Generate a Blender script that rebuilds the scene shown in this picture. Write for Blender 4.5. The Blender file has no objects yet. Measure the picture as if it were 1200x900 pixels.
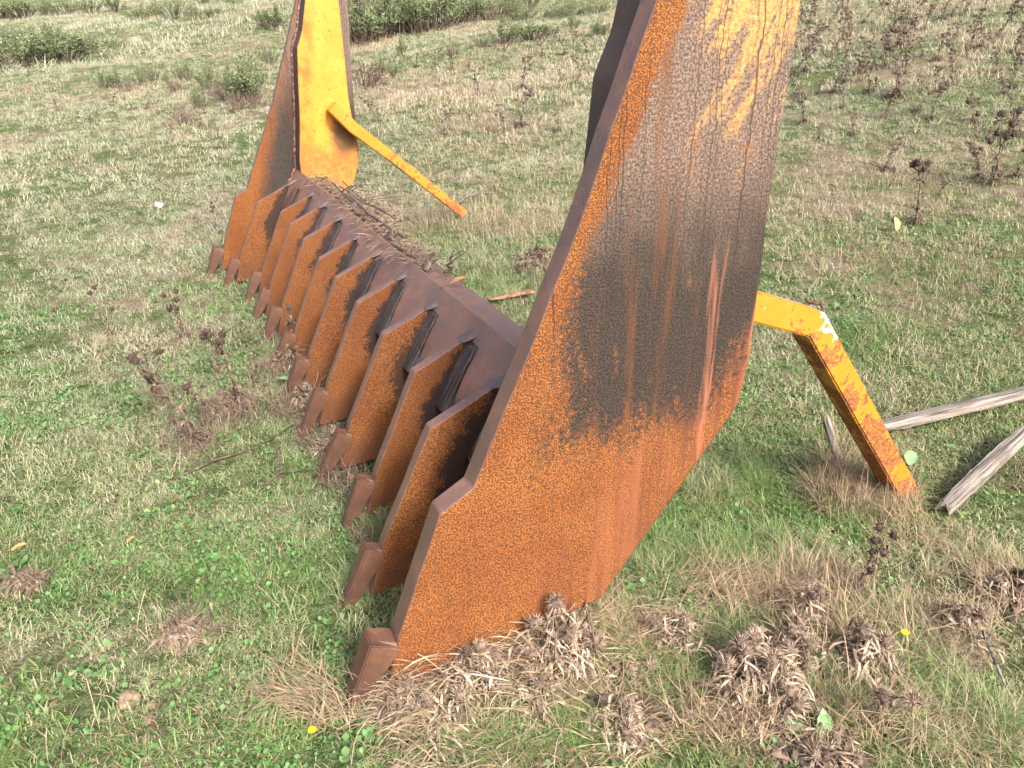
import bpy, bmesh, math, random
import numpy as np
from mathutils import Vector, Matrix

R = math.radians
SC = bpy.context.scene
COL = SC.collection

# ------------------------------------------------------------------ camera
PITCH = R(24.7)
CAM = np.array([0.0, 0.0, 1.6])
cd = bpy.data.cameras.new('camera')
cam = bpy.data.objects.new('camera', cd)
COL.objects.link(cam)
cam.location = CAM
cam.rotation_euler = (R(90) - PITCH, 0, 0)
cd.sensor_width = 36.0
cd.lens = 27.0
cd.clip_start = 0.02
cd.clip_end = 2000
SC.camera = cam

# ------------------------------------------------------------------ world, sun, exposure
SUN_AZ, SUN_EL = R(150), R(40)          # compass direction the light comes from (clockwise from +Y) and height
w = bpy.data.worlds.new('World')
SC.world = w
w.use_nodes = True
nt = w.node_tree
nt.nodes.clear()
sky = nt.nodes.new('ShaderNodeTexSky')
sky.sky_type = 'NISHITA'
sky.sun_disc = False
sky.sun_elevation = SUN_EL
sky.sun_rotation = SUN_AZ
sky.air_density = 0.8
sky.dust_density = 7.0
sky.ozone_density = 0.6
bg = nt.nodes.new('ShaderNodeBackground')
bg.inputs[1].default_value = 0.14
wo = nt.nodes.new('ShaderNodeOutputWorld')
nt.links.new(sky.outputs[0], bg.inputs[0])
nt.links.new(bg.outputs[0], wo.inputs[0])
sd = bpy.data.lights.new('sun', 'SUN')
sd.energy = 2.3
sd.angle = R(10)
sd.color = (1.0, 0.955, 0.90)
sun = bpy.data.objects.new('sun', sd)
COL.objects.link(sun)
sdir = Vector((math.sin(SUN_AZ) * math.cos(SUN_EL), math.cos(SUN_AZ) * math.cos(SUN_EL), math.sin(SUN_EL)))
sun.rotation_euler = sdir.to_track_quat('Z', 'Y').to_euler()
sun.location = (3, -4, 8)
SC.view_settings.view_transform = 'Standard'
SC.view_settings.look = 'None'
SC.view_settings.gamma = 1.0
SC.view_settings.exposure = 1.27
SC.render.engine = 'CYCLES'
SC.cycles.use_adaptive_sampling = True
SC.cycles.adaptive_threshold = 0.025
SC.cycles.max_bounces = 4
SC.cycles.diffuse_bounces = 2
SC.cycles.glossy_bounces = 2
SC.cycles.transmission_bounces = 3

# ------------------------------------------------------------------ noise and terrain
_rs = np.random.RandomState(7)
_TAB = _rs.rand(256, 256)


def vnoise(x, y):
    x = np.asarray(x, float); y = np.asarray(y, float)
    xi = np.floor(x).astype(int); yi = np.floor(y).astype(int)
    fx = x - xi; fy = y - yi
    fx = fx * fx * (3 - 2 * fx); fy = fy * fy * (3 - 2 * fy)
    a = _TAB[xi % 256, yi % 256]; b = _TAB[(xi + 1) % 256, yi % 256]
    c = _TAB[xi % 256, (yi + 1) % 256]; d = _TAB[(xi + 1) % 256, (yi + 1) % 256]
    return (a * (1 - fx) + b * fx) * (1 - fy) + (c * (1 - fx) + d * fx) * fy


def fbm(x, y, o=3):
    s = 0; a = 0.5; t = 0
    for k in range(o):
        s = s + a * vnoise(x * 2 ** k + 17.3 * k, y * 2 ** k - 9.1 * k); t += a; a *= 0.5
    return s / t


def height(x, y):
    x = np.asarray(x, float); y = np.asarray(y, float)
    t = y + x - 3.4
    z = 0.13 * 0.5 * (t + np.sqrt(t * t + 0.3)) - 0.02
    d = np.sqrt(x * x + y * y)
    z = z + (fbm(x * 1.3 + 40, y * 1.3 + 11, 3) - 0.5) * 0.09 + (fbm(x * .17 + 5, y * .17, 2) - .5) * 0.9 * np.clip((d - 7) / 12, 0, 1)
    return z


_HC = {}


def hz(x, y):
    k = (int(round(x * 50)), int(round(y * 50)))
    v = _HC.get(k)
    if v is None: v = _HC[k] = float(height(k[0] / 50.0, k[1] / 50.0))
    return v


FPX = 900.0
_fw = np.array([0, math.cos(PITCH), -math.sin(PITCH)]); _up = np.array([0, math.sin(PITCH), math.cos(PITCH)])


def at(px, py):
    """ground point whose image falls near (px, py) of the 1200 x 900 photograph"""
    d = _fw * FPX + np.array([px - 600.0, 0, 0]) + _up * (450.0 - py)
    d /= np.linalg.norm(d)
    t = 0.5 * 1.003 ** np.arange(1900)
    P_ = CAM[None] + d[None] * t[:, None]
    k = np.nonzero(P_[:, 2] < height(P_[:, 0], P_[:, 1]))[0]
    return Vector(P_[k[0] if len(k) else -1])


# ------------------------------------------------------------------ object helpers
def tag(o, label, cat, group=None, kind=None):
    if label: o['label'] = label
    if cat: o['category'] = cat
    if group: o['group'] = group
    if kind: o['kind'] = kind
    return o


def empty(name, loc=(0, 0, 0), rz=0.0):
    o = bpy.data.objects.new(name, None)
    o.empty_display_size = 0.1
    COL.objects.link(o)
    o.location = loc
    o.rotation_euler = (0, 0, rz)
    return o


def link(name, me, parent=None, loc=(0, 0, 0), rot=(0, 0, 0)):
    o = bpy.data.objects.new(name, me)
    COL.objects.link(o)
    o.location = loc
    o.rotation_euler = rot
    if parent: o.parent = parent
    return o


def mesh(name, V, F, mats, mi=None, smooth=False, rnd=None):
    me = bpy.data.meshes.new(name)
    me.from_pydata([tuple(v) for v in V], [], [tuple(f) for f in F])
    for m in (mats if isinstance(mats, (list, tuple)) else [mats]):
        me.materials.append(m)
    if mi is not None:
        me.polygons.foreach_set('material_index', np.asarray(mi, dtype=np.int32))
    if smooth:
        me.polygons.foreach_set('use_smooth', np.ones(len(me.polygons), dtype=bool))
    if rnd is not None:
        a = me.attributes.new('rnd', 'FLOAT', 'POINT')
        a.data.foreach_set('value', np.asarray(rnd, dtype=np.float32))
    me.update()
    return me


def bm_mesh(name, bm, mats, smooth_angle=None):
    bmesh.ops.recalc_face_normals(bm, faces=bm.faces)
    me = bpy.data.meshes.new(name)
    bm.to_mesh(me); bm.free()
    for m in (mats if isinstance(mats, (list, tuple)) else [mats]):
        me.materials.append(m)
    return me


def prism(name, prof, y0, y1, mats, bevel=0.004, seg=2, wob=0.0, seed=0):
    """plate: polygon in (x, z) extruded from y0 to y1; material 0 on the flat faces, 1 on the cut edges"""
    rng = random.Random(seed)
    pts = []
    n = len(prof)
    for i in range(n):
        a = prof[i]; b = prof[(i + 1) % n]
        pts.append(a)
        if wob:
            L = math.hypot(b[0] - a[0], b[1] - a[1]); k = int(L / 0.09)
            nx, nz = -(b[1] - a[1]) / L, (b[0] - a[0]) / L
            for j in range(1, k):
                t = j / k; q = rng.uniform(-wob, wob)
                pts.append((a[0] + (b[0] - a[0]) * t + nx * q, a[1] + (b[1] - a[1]) * t + nz * q))
    bm = bmesh.new()
    f0 = bm.faces.new([bm.verts.new((p[0], y0, p[1])) for p in pts])
    r = bmesh.ops.extrude_face_region(bm, geom=[f0])
    for v in r['geom']:
        if isinstance(v, bmesh.types.BMVert): v.co.y = y1
    bmesh.ops.recalc_face_normals(bm, faces=bm.faces)
    if bevel:
        bmesh.ops.bevel(bm, geom=list(bm.edges), offset=bevel, segments=seg, profile=0.6, affect='EDGES', clamp_overlap=True)
    bm.normal_update()
    for f in bm.faces:
        f.material_index = 0 if abs(f.normal.y) > 0.9 else (1 if len(mats) > 1 else 0)
        f.smooth = abs(f.normal.y) < 0.999 and len(f.verts) == 4 and f.calc_area() < 0.003
    return bm_mesh(name, bm, mats)


def tube_geo(path, rad, n=6, V=None, F=None, close=True):
    """tapered tube along a list of points appended to V, F"""
    V = [] if V is None else V; F = [] if F is None else F
    base = len(V); m = len(path)
    up = Vector((0.13, 0.21, 0.97))
    for i, p in enumerate(path):
        p = Vector(p)
        d = (Vector(path[min(i + 1, m - 1)]) - Vector(path[max(i - 1, 0)]))
        if d.length < 1e-9: d = Vector((0, 0, 1))
        d.normalize()
        s = d.cross(up)
        if s.length < 0.1: s = d.cross(Vector((1, 0, 0)))
        s.normalize(); u = s.cross(d)
        r = rad[i] if isinstance(rad, (list, tuple)) else rad
        for k in range(n):
            a = 2 * math.pi * k / n
            V.append(tuple(p + s * (math.cos(a) * r) + u * (math.sin(a) * r)))
    for i in range(m - 1):
        for k in range(n):
            F.append((base + i * n + k, base + i * n + (k + 1) % n, base + (i + 1) * n + (k + 1) % n, base + (i + 1) * n + k))
    if close:
        F.append(tuple(base + k for k in range(n))[::-1]); F.append(tuple(base + (m - 1) * n + k for k in range(n)))
    return V, F


# ------------------------------------------------------------------ materials
class NT:
    def __init__(s, name):
        s.m = bpy.data.materials.new(name); s.m.use_nodes = True
        s.t = s.m.node_tree
        s.b = s.t.nodes['Principled BSDF']

    def put(s, sock, v):
        if v is None: return
        if isinstance(v, bpy.types.NodeSocket): s.t.links.new(v, sock)
        else: sock.default_value = v

    def n(s, typ, **kw):
        nd = s.t.nodes.new(typ)
        for k, v in kw.items(): setattr(nd, k, v)
        return nd

    def obj(s): return s.n('ShaderNodeTexCoord').outputs['Object']
    def pos(s): return s.n('ShaderNodeNewGeometry').outputs['Position']

    def xyz(s, v):
        nd = s.n('ShaderNodeSeparateXYZ'); s.put(nd.inputs[0], v); return nd.outputs

    def mapv(s, v, scale=(1, 1, 1), loc=(0, 0, 0), rot=(0, 0, 0)):
        nd = s.n('ShaderNodeMapping'); s.put(nd.inputs['Vector'], v)
        nd.inputs['Scale'].default_value = scale; nd.inputs['Location'].default_value = loc; nd.inputs['Rotation'].default_value = rot
        return nd.outputs[0]

    def noise(s, v, scale, detail=3, rough=0.55, dist=0.0):
        nd = s.n('ShaderNodeTexNoise'); s.put(nd.inputs['Vector'], v)
        nd.inputs['Scale'].default_value = scale; nd.inputs['Detail'].default_value = detail
        nd.inputs['Roughness'].default_value = rough; nd.inputs['Distortion'].default_value = dist
        return nd.outputs['Fac']

    def voro(s, v, scale, feat='F1'):
        nd = s.n('ShaderNodeTexVoronoi', feature=feat); s.put(nd.inputs['Vector'], v); nd.inputs['Scale'].default_value = scale
        return nd.outputs['Distance']

    def mth(s, op, a, b=None, c=None, clamp=False):
        nd = s.n('ShaderNodeMath', operation=op, use_clamp=clamp)
        s.put(nd.inputs[0], a); s.put(nd.inputs[1], b)
        if c is not None: s.put(nd.inputs[2], c)
        return nd.outputs[0]

    def add(s, a, b): return s.mth('ADD', a, b)
    def sub(s, a, b): return s.mth('SUBTRACT', a, b)
    def mul(s, a, b): return s.mth('MULTIPLY', a, b)
    def mn(s, a, b): return s.mth('MINIMUM', a, b)
    def mx(s, a, b): return s.mth('MAXIMUM', a, b)

    def step(s, v, lo, hi, a=0.0, b=1.0):
        nd = s.n('ShaderNodeMapRange', interpolation_type='SMOOTHSTEP')
        s.put(nd.inputs[0], v)
        for i, q in enumerate((lo, hi, a, b)): s.put(nd.inputs[1 + i], q)
        return nd.outputs[0]

    def mix(s, f, a, b, mode='MIX'):
        nd = s.n('ShaderNodeMix', data_type='RGBA', blend_type=mode)
        s.put(nd.inputs[0], f)
        for k, v in ((6, a), (7, b)):
            if isinstance(v, tuple) and len(v) == 3: v = v + (1,)
            s.put(nd.inputs[k], v)
        return nd.outputs[2]

    def bump(s, h, strength=0.5, dist=0.01, normal=None):
        nd = s.n('ShaderNodeBump'); s.put(nd.inputs['Height'], h)
        nd.inputs['Strength'].default_value = strength; nd.inputs['Distance'].default_value = dist
        if normal is not None: s.put(nd.inputs['Normal'], normal)
        return nd.outputs[0]

    def attr(s, name, typ='GEOMETRY'):
        nd = s.n('ShaderNodeAttribute', attribute_name=name, attribute_type=typ); return nd.outputs['Fac']

    def rand(s): return s.n('ShaderNodeObjectInfo').outputs['Random']

    def out(s, col, rough=0.8, normal=None, spec=0.3, metal=0.0):
        if isinstance(col, tuple) and len(col) == 3: col = col + (1,)
        s.put(s.b.inputs['Base Color'], col); s.put(s.b.inputs['Roughness'], rough)
        s.put(s.b.inputs['Normal'], normal); s.put(s.b.inputs['Specular IOR Level'], spec); s.put(s.b.inputs['Metallic'], metal)
        return s.m


ORANGE = (0.300, 0.096, 0.018)
ORANGE2 = (0.385, 0.140, 0.029)
BROWN = (0.048, 0.020, 0.011)


def rust_base(s, v, bright=1.0):
    """pitted orange rust: colour and height"""
    fine = s.noise(v, 230, 3, 0.6)
    cell = s.voro(v, 260)
    big = s.noise(v, 4.5, 4, 0.6)
    o = s.mix(s.step(big, .35, .68), tuple(c * bright for c in ORANGE), tuple(c * bright for c in ORANGE2))
    pit = s.step(s.add(fine, s.mul(cell, .35)), .56, .74)
    c = s.mix(s.mul(pit, .82), o, BROWN)
    return c, s.sub(1.0, pit), big


def mat_side_plate(name, zb=.62, yellow=True, seed=0.0, far=False):
    s = NT(name)
    v = s.obj(); x, y, z = s.xyz(v)
    vo = s.mapv(v, loc=(seed, seed, seed))
    rust, hgt, big = rust_base(s, vo)
    # red-brown wash and streaks running down
    st = s.noise(s.mapv(vo, scale=(42, 42, 2.2)), 1.0, 4, .6)
    st2 = s.noise(s.mapv(vo, scale=(16, 16, 1.1)), 1.0, 3, .6, .4)
    lowr = s.step(s.sub(s.mul(x, .9), s.mul(z, .5)), .26, .58)
    rust = s.mix(s.mul(lowr, s.step(st, .42, .66)), rust, (0.145, 0.047, 0.022))
    rust = s.mix(s.mul(lowr, s.step(st2, .5, .7, 0, .6)), rust, (0.27, 0.094, 0.045))
    # dark old coat region
    e = s.sub(s.sub(x, .35), s.mul(s.sub(z, .585), .44))
    off = s.add(.040, s.mul(s.mx(s.sub(1.08, z), 0.0), .33)) if not far else s.add(-.06, s.mul(s.mx(s.sub(1.5, z), 0.0), .16))
    n1 = s.noise(s.mapv(vo, scale=(1, 1, .45)), 9, 4, .65)
    n2 = s.noise(vo, 70, 3, .7)
    nn = s.add(s.mul(s.sub(n1, .5), .32 if not far else .08), s.mul(s.sub(n2, .5), .42 if not far else .12))
    zcut = s.sub(z, s.add(zb, s.mul(s.mx(s.sub(x, 1.0), 0), 1.1)))
    if not far: nn = s.mul(nn, s.step(z, .80, 1.15, 1.0, .30))
    f = s.add(s.mn(s.sub(e, off), s.mul(zcut, .8)), nn)
    if not far: f = s.mul(f, s.step(z, .85, 1.15, 1.0, 3.2))
    dm = s.step(f, -.05, .09)
    dk = s.mix(s.step(s.noise(vo, 210, 2, .6), .42, .62), (0.013, 0.010, 0.009), (0.058, 0.042, 0.034))
    # grain of old scale is coarser and paler toward the top, warm brown stain down the middle
    up = s.step(s.add(z, s.mul(s.sub(n1, .5), .5)), .98, 1.45)
    dk = s.mix(s.mul(up, .75), dk, s.mix(s.step(s.noise(vo, 160, 2, .6), .40, .62), (0.085, 0.057, 0.045), (0.265, 0.190, 0.150)))
    stain = s.mul(s.step(s.noise(s.mapv(vo, scale=(20, 20, 1.4), loc=(3, 0, 0)), 1.0, 4, .65), .50, .66), s.step(s.mth('ABSOLUTE', s.sub(x, .83)), .22, .03))
    dk = s.mix(s.mul(stain, .62), dk, (0.125, 0.046, 0.014))
    dk = s.mix(s.mul(s.step(n1, .60, .72), s.step(n2, .46, .56, 0, .8)), dk, (0.25, 0.090, 0.020))
    col = s.mix(dm, rust, dk)
    # salmon streaks by the rear edge
    sal = s.mul(s.step(st2, .56, .66), s.mul(s.step(x, .96, 1.04), s.step(z, 1.35, .95)))
    col = s.mix(s.mul(sal, .75), col, (0.36, 0.135, 0.075))
    if yellow:
        yn = s.noise(s.mapv(s.mapv(vo, rot=(0, R(-28), 0)), scale=(15, 4, 4.2)), 1.0, 6, .74)
        yn2 = s.noise(vo, 90, 2, .7)
        reg = s.mn(s.mul(s.sub(z, 1.20), 0.80), s.sub(.135, s.mth('ABSOLUTE', s.sub(x, 1.045))))
        zz = s.mul(s.sub(z, 1.46), .95)
        yf = s.add(s.add(s.add(s.mul(s.sub(yn, .50), 1.5), s.mul(s.sub(yn2, .5), .55)), zz), s.mul(s.mn(reg, .12), .5))
        ym = s.mul(s.step(yf, -.02, .30), s.step(s.add(reg, s.mul(s.sub(yn, .5), .35)), -.05, .06))
        ycol = s.mix(s.step(yn2, .35, .7), (0.42, 0.20, 0.05), (0.56, 0.33, 0.10))
        col = s.mix(s.mul(ym, .84), col, ycol)
    # thin dark drip lines
    wob = s.noise(s.mapv(vo, scale=(1, 1, 1)), 14, 2, .5)
    ln = s.noise(s.mapv(s.n_comb(s.add(x, s.mul(wob, .030)), 0.0, s.mul(z, .12)), scale=(24, 1, 1)), 1.0, 1, .4)
    line = s.step(s.mth('ABSOLUTE', s.sub(ln, .5)), .024, .006)
    col = s.mix(s.mul(s.mul(line, s.step(z, .82, 1.05)), .8), col, (0.035, 0.018, 0.013))
    rough = s.step(dm, 0, 1, .82, .50)
    h = s.add(s.mul(hgt, s.sub(1.0, s.mul(dm, .6))), s.mul(s.noise(vo, 190, 2, .6), .8))
    return s.out(col, rough, s.bump(h, .55, .0035), spec=.35)


def n_comb(s, x, y, z):
    nd = s.n('ShaderNodeCombineXYZ'); s.put(nd.inputs[0], x); s.put(nd.inputs[1], y); s.put(nd.inputs[2], z); return nd.outputs[0]


NT.n_comb = n_comb


def mat_tine():
    s = NT('tine_rust')
    v = s.obj(); x, y, z = s.xyz(v)
    vr = s.mapv(v)
    rnd = s.rand()
    nd = s.n('ShaderNodeVectorMath', operation='ADD'); s.put(nd.inputs[0], v)
    cmb = s.n_comb(s.mul(rnd, 7.0), s.mul(rnd, 3.0), 0.0); s.put(nd.inputs[1], cmb)
    vr = nd.outputs[0]
    rust, hgt, big = rust_base(s, vr, .80)
    st = s.noise(s.mapv(vr, scale=(34, 34, 3)), 1.0, 4, .6)
    rust = s.mix(s.step(st, .5, .75, 0, .4), rust, (0.15, 0.058, 0.022))
    # ragged near-black zone beside the welded bar
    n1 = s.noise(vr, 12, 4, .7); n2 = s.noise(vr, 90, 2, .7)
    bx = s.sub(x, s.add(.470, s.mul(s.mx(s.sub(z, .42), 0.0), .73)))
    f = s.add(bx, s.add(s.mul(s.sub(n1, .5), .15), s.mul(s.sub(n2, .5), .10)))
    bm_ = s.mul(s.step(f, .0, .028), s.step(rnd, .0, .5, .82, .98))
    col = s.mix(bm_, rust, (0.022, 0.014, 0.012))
    low = s.step(s.add(z, s.mul(s.sub(n1, .5), .2)), .22, .05)
    col = s.mix(s.mul(low, .6), col, (0.10, 0.042, 0.022))
    return s.out(col, .72, s.bump(s.add(hgt, s.noise(vr, 200, 2, .6)), .5, .003), spec=.35)


def mat_smooth_rust(name, a=(0.135, 0.078, 0.064), b=(0.205, 0.108, 0.078), rough=.42):
    s = NT(name)
    v = s.obj()
    n = s.noise(v, 7, 4, .65); f = s.noise(v, 120, 3, .6)
    c = s.mix(s.step(n, .36, .66), a, b)
    c = s.mix(s.step(f, .54, .72, 0, .55), c, (0.07, 0.034, 0.024))
    c = s.mix(s.step(s.noise(v, 23, 4, .7), .58, .72, 0, .5), c, (0.20, 0.080, 0.035))
    return s.out(c, s.step(n, .3, .7, rough - .06, rough + .14), s.bump(s.add(f, s.mul(n, 1.5)), .35, .003), spec=.55)


def mat_bar():
    s = NT('weld_bar_steel')
    v = s.obj()
    # rough torch-cut ridges run along the bar
    r = s.noise(s.mapv(s.mapv(v, rot=(0, R(-29.9), 0)), scale=(130, 130, 7)), 1.0, 4, .65)
    n = s.noise(v, 18, 3, .6)
    c = s.mix(s.step(r, .42, .64), (0.014, 0.012, 0.013), (0.100, 0.088, 0.095))
    c = s.mix(s.step(n, .54, .74, 0, .75), c, (0.075, 0.032, 0.020))
    return s.out(c, .46, s.bump(r, .9, .006), spec=.5)


def mat_weld():
    s = NT('weld_bead_rust')
    v = s.obj(); n = s.noise(v, 60, 3, .6)
    return s.out(s.mix(s.step(n, .4, .65), (0.10, 0.045, 0.035), (0.30, 0.15, 0.11)), .5, s.bump(n, .6, .004), spec=.5)


def mat_yellow(name, rust_amt=.0, grey=False):
    s = NT(name)
    v = s.obj(); x, y, z = s.xyz(v)
    n = s.noise(v, 6, 5, .68); n2 = s.noise(v, 38, 4, .7); f = s.noise(v, 140, 2, .6)
    c = s.mix(s.step(n, .3, .7), (0.47, 0.180, 0.018), (0.54, 0.235, 0.028))
    c = s.mix(s.step(n2, .45, .75, 0, .35), c, (0.46, 0.17, 0.014))
    m = s.step(s.add(s.add(n, s.mul(s.sub(.45, z), .16)), s.mul(s.sub(n2, .5), .5)), .62 - rust_amt, .68 - rust_amt)
    c = s.mix(m, c, s.mix(s.step(f, .4, .6), (0.36, 0.13, 0.028), (0.15, 0.05, 0.02)))
    sp = s.step(s.noise(v, 55, 2, .6), .68, .71)
    c = s.mix(sp, c, (0.13, 0.05, 0.02))
    if grey:
        g = s.step(s.noise(s.mapv(v, loc=(4.4, 1, 2)), 9, 3, .6), .60, .64)
        c = s.mix(s.mul(g, s.step(z, .72, .78)), c, (0.42, 0.41, 0.40))
    return s.out(c, s.step(m, 0, 1, .42, .75), s.bump(s.add(f, s.mul(m, -1.0)), .25, .003), spec=.45)


def mat_column():
    """yellow paint with a brown, bare lower part and a near-black patch by the leg"""
    s = NT('column_paint')
    v = s.obj(); x, y, z = s.xyz(v)
    n = s.noise(v, 6, 5, .68); n2 = s.noise(v, 38, 4, .7); f = s.noise(v, 140, 2, .6)
    c = s.mix(s.step(n, .3, .7), (0.50, 0.205, 0.022), (0.58, 0.265, 0.034))
    edge = s.step(s.add(s.sub(x, s.mul(z, .10)), s.mul(s.sub(n2, .5), .10)), .76, .68)
    c = s.mix(s.mul(edge, s.step(n, .42, .62)), c, (0.38, 0.12, 0.014))
    low = s.step(s.add(z, s.mul(s.sub(n, .5), .45)), .98, .80)
    c = s.mix(s.mul(low, s.step(n2, .3, .62, .25, 1.0)), c, (0.33, 0.115, 0.03))
    d = s.mth('SQRT', s.add(s.mth('POWER', s.sub(x, 1.03), 2.0), s.mth('POWER', s.mul(s.sub(z, .93), .75), 2.0)))
    black = s.step(s.add(d, s.mul(s.sub(n2, .5), .10)), .13, .05)
    c = s.mix(s.mul(black, .85), c, (0.05, 0.032, 0.022))
    sp = s.step(s.noise(v, 55, 2, .6), .67, .70)
    c = s.mix(sp, c, (0.16, 0.06, 0.02))
    return s.out(c, .45, s.bump(f, .2, .003), spec=.45)


def mat_soil():
    s = NT('turf_ground')
    p = s.pos()
    n = s.noise(p, .55, 4, .6); m = s.noise(p, 3.0, 5, .65); f = s.noise(p, 26, 5, .7); g = s.noise(p, 110, 3, .7)
    green = s.mix(s.step(f, .35, .66), (0.065, 0.100, 0.034), (0.180, 0.235, 0.095))
    dry = s.mix(s.step(g, .35, .65), (0.185, 0.145, 0.100), (0.38, 0.305, 0.220))
    c = s.mix(s.step(s.add(s.mul(n, .6), s.mul(m, .5)), .53, .68), green, dry)
    c = s.mix(s.step(s.add(m, s.mul(s.sub(f, .5), .6)), .62, .74, 0, .75), c, (0.085, 0.058, 0.042))
    return s.out(c, .95, s.bump(s.add(f, s.mul(g, .8)), 1.0, .04), spec=.1)


def mat_blade(name, lush, mid, straw, bias=0.0, trans=.25, haze_col=None):
    """grass blades: patches of green and straw over the field, each blade a little different"""
    s = NT(name)
    r = s.attr('rnd'); ir = s.rand(); patch = s.attr('patch', 'INSTANCER'); dew = s.attr('dew', 'INSTANCER')
    f = s.add(patch, s.add(s.mul(s.sub(r, .5), .34), s.mul(s.sub(ir, .5), .10)))
    c = s.mix(s.mth('FRACT', s.mul(r, 7.31)), lush, mid)
    c = s.mix(s.step(f, .50 - bias, .68 - bias), c, straw)
    v = s.mth('FRACT', s.mul(r, 23.7))
    c = s.mix(s.mul(v, .36), c, s.mix(.5, c, (0.02, 0.018, 0.01)))
    if haze_col: c = s.mix(dew, c, haze_col)  # far haze painted into the blade colour, together with paler, drier far grass
    s.out(c, .50, None, spec=.45)
    tr = s.n('ShaderNodeBsdfTranslucent'); s.put(tr.inputs[0], c)
    mx_ = s.n('ShaderNodeMixShader'); mx_.inputs[0].default_value = trans
    s.t.links.new(s.b.outputs[0], mx_.inputs[1]); s.t.links.new(tr.outputs[0], mx_.inputs[2])
    s.t.links.new(mx_.outputs[0], s.t.nodes['Material Output'].inputs[0])
    return s.m


def mat_plain(name, a, b, scale=20, rough=.85, spec=.2, bumpd=.003, use_rnd=False):
    s = NT(name)
    v = s.obj(); n = s.noise(v, scale, 4, .65)
    f = s.step(n, .35, .66)
    if use_rnd: f = s.mth('ADD', s.mul(f, .5), s.mul(s.attr('rnd'), .5))
    return s.out(s.mix(f, a, b), rough, s.bump(n, .4, bumpd) if bumpd else None, spec=spec)


def mat_timber():
    s = NT('weathered_timber')
    v = s.obj()
    g = s.noise(s.mapv(v, scale=(4, 90, 90)), 1.0, 5, .65)
    k = s.noise(v, 5, 3, .6)
    c = s.mix(s.step(g, .34, .66), (0.050, 0.044, 0.040), (0.29, 0.262, 0.235))
    c = s.mix(s.step(k, .5, .75, 0, .5), c, (0.24, 0.20, 0.16))
    return s.out(c, .85, s.bump(g, .8, .006), spec=.2)


M = {}
M['side_near'] = mat_side_plate('side_plate_rust')
M['side_far'] = mat_side_plate('far_side_plate_rust', zb=.30, yellow=False, seed=3.7, far=True)
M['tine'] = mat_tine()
M['edge'] = mat_smooth_rust('cut_edge_rust')
M['beam'] = mat_smooth_rust('beam_rust', (0.195, 0.110, 0.092), (0.285, 0.150, 0.112), .48)
M['tooth'] = mat_smooth_rust('tooth_rust', (0.062, 0.036, 0.029), (0.125, 0.056, 0.030), .50)
M['bar'] = mat_bar()
M['colfront'] = mat_smooth_rust('column_front_rust', (0.070, 0.044, 0.040), (0.110, 0.066, 0.055), .62)
M['weld'] = mat_weld()
M['weldgrey'] = mat_smooth_rust('weld_smear', (0.085, 0.070, 0.070), (0.15, 0.115, 0.110), .45)
M['yellow'] = mat_yellow('leg_paint', .155, True)
M['yellow_far'] = mat_yellow('far_leg_paint', .15)
M['column'] = mat_column()
M['soil'] = mat_soil()
M['grass'] = mat_blade('turf_blades', (0.130, 0.280, 0.065), (0.330, 0.455, 0.165), (0.60, 0.49, 0.35), .010, .42, (0.54, 0.53, 0.40))
M['weed'] = mat_blade('weed_leaves', (0.105, 0.265, 0.075), (0.215, 0.390, 0.135), (0.32, 0.38, 0.18), -.1, .42)
M['straw'] = mat_blade('straw_stems', (0.50, 0.39, 0.28), (0.38, 0.29, 0.20), (0.58, 0.46, 0.335), 0, .25)
M['hay'] = mat_plain('lying_dry_grass', (0.135, 0.098, 0.066), (0.47, 0.355, 0.225), 30, use_rnd=True, bumpd=0)
M['thistle'] = mat_plain('dead_thistle_stem', (0.060, 0.042, 0.034), (0.25, 0.185, 0.140), 30, use_rnd=True, bumpd=0)
M['head'] = mat_plain('dead_thistle_head', (0.036, 0.025, 0.021), (0.12, 0.085, 0.066), 60, use_rnd=True, bumpd=0)
M['thistle_far'] = mat_plain('far_thistle', (0.055, 0.040, 0.034), (0.22, 0.165, 0.135), 40, use_rnd=True, bumpd=0)
M['fluff'] = mat_plain('thistle_fluff', (0.24, 0.185, 0.14), (0.58, 0.475, 0.375), 60, use_rnd=True, bumpd=0)
M['shrub'] = mat_plain('shrub_leaves', (0.075, 0.104, 0.052), (0.200, 0.245, 0.125), 8, use_rnd=True, bumpd=0)
M['shrubstem'] = mat_plain('shrub_stems', (0.075, 0.055, 0.045), (0.22, 0.17, 0.14), 20, bumpd=0)
M['timber'] = mat_timber()
M['bark'] = mat_plain('bark_chip', (0.20, 0.085, 0.055), (0.42, 0.22, 0.16), 24)
M['twig'] = mat_plain('twig_bark', (0.040, 0.030, 0.028), (0.15, 0.12, 0.105), 30)
M['stone'] = mat_plain('field_stone', (0.30, 0.25, 0.20), (0.52, 0.46, 0.39), 14)
M['clod'] = mat_plain('earth_clod', (0.16, 0.10, 0.07), (0.40, 0.27, 0.20), 24)
M['leaf'] = mat_plain('broad_leaf', (0.13, 0.24, 0.10), (0.24, 0.36, 0.19), 30)
M['petal'] = mat_plain('yellow_petal', (0.80, 0.55, 0.01), (0.85, 0.65, 0.02), 30, bumpd=0)
M['fallen'] = mat_plain('fallen_leaf', (0.52, 0.24, 0.09), (0.66, 0.36, 0.16), 30)
M['post'] = mat_plain('post_wood', (0.34, 0.25, 0.21), (0.50, 0.40, 0.34), 20)
M['cap'] = mat_plain('orange_post_top', (0.75, 0.22, 0.06), (0.85, 0.30, 0.10), 20)

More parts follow.
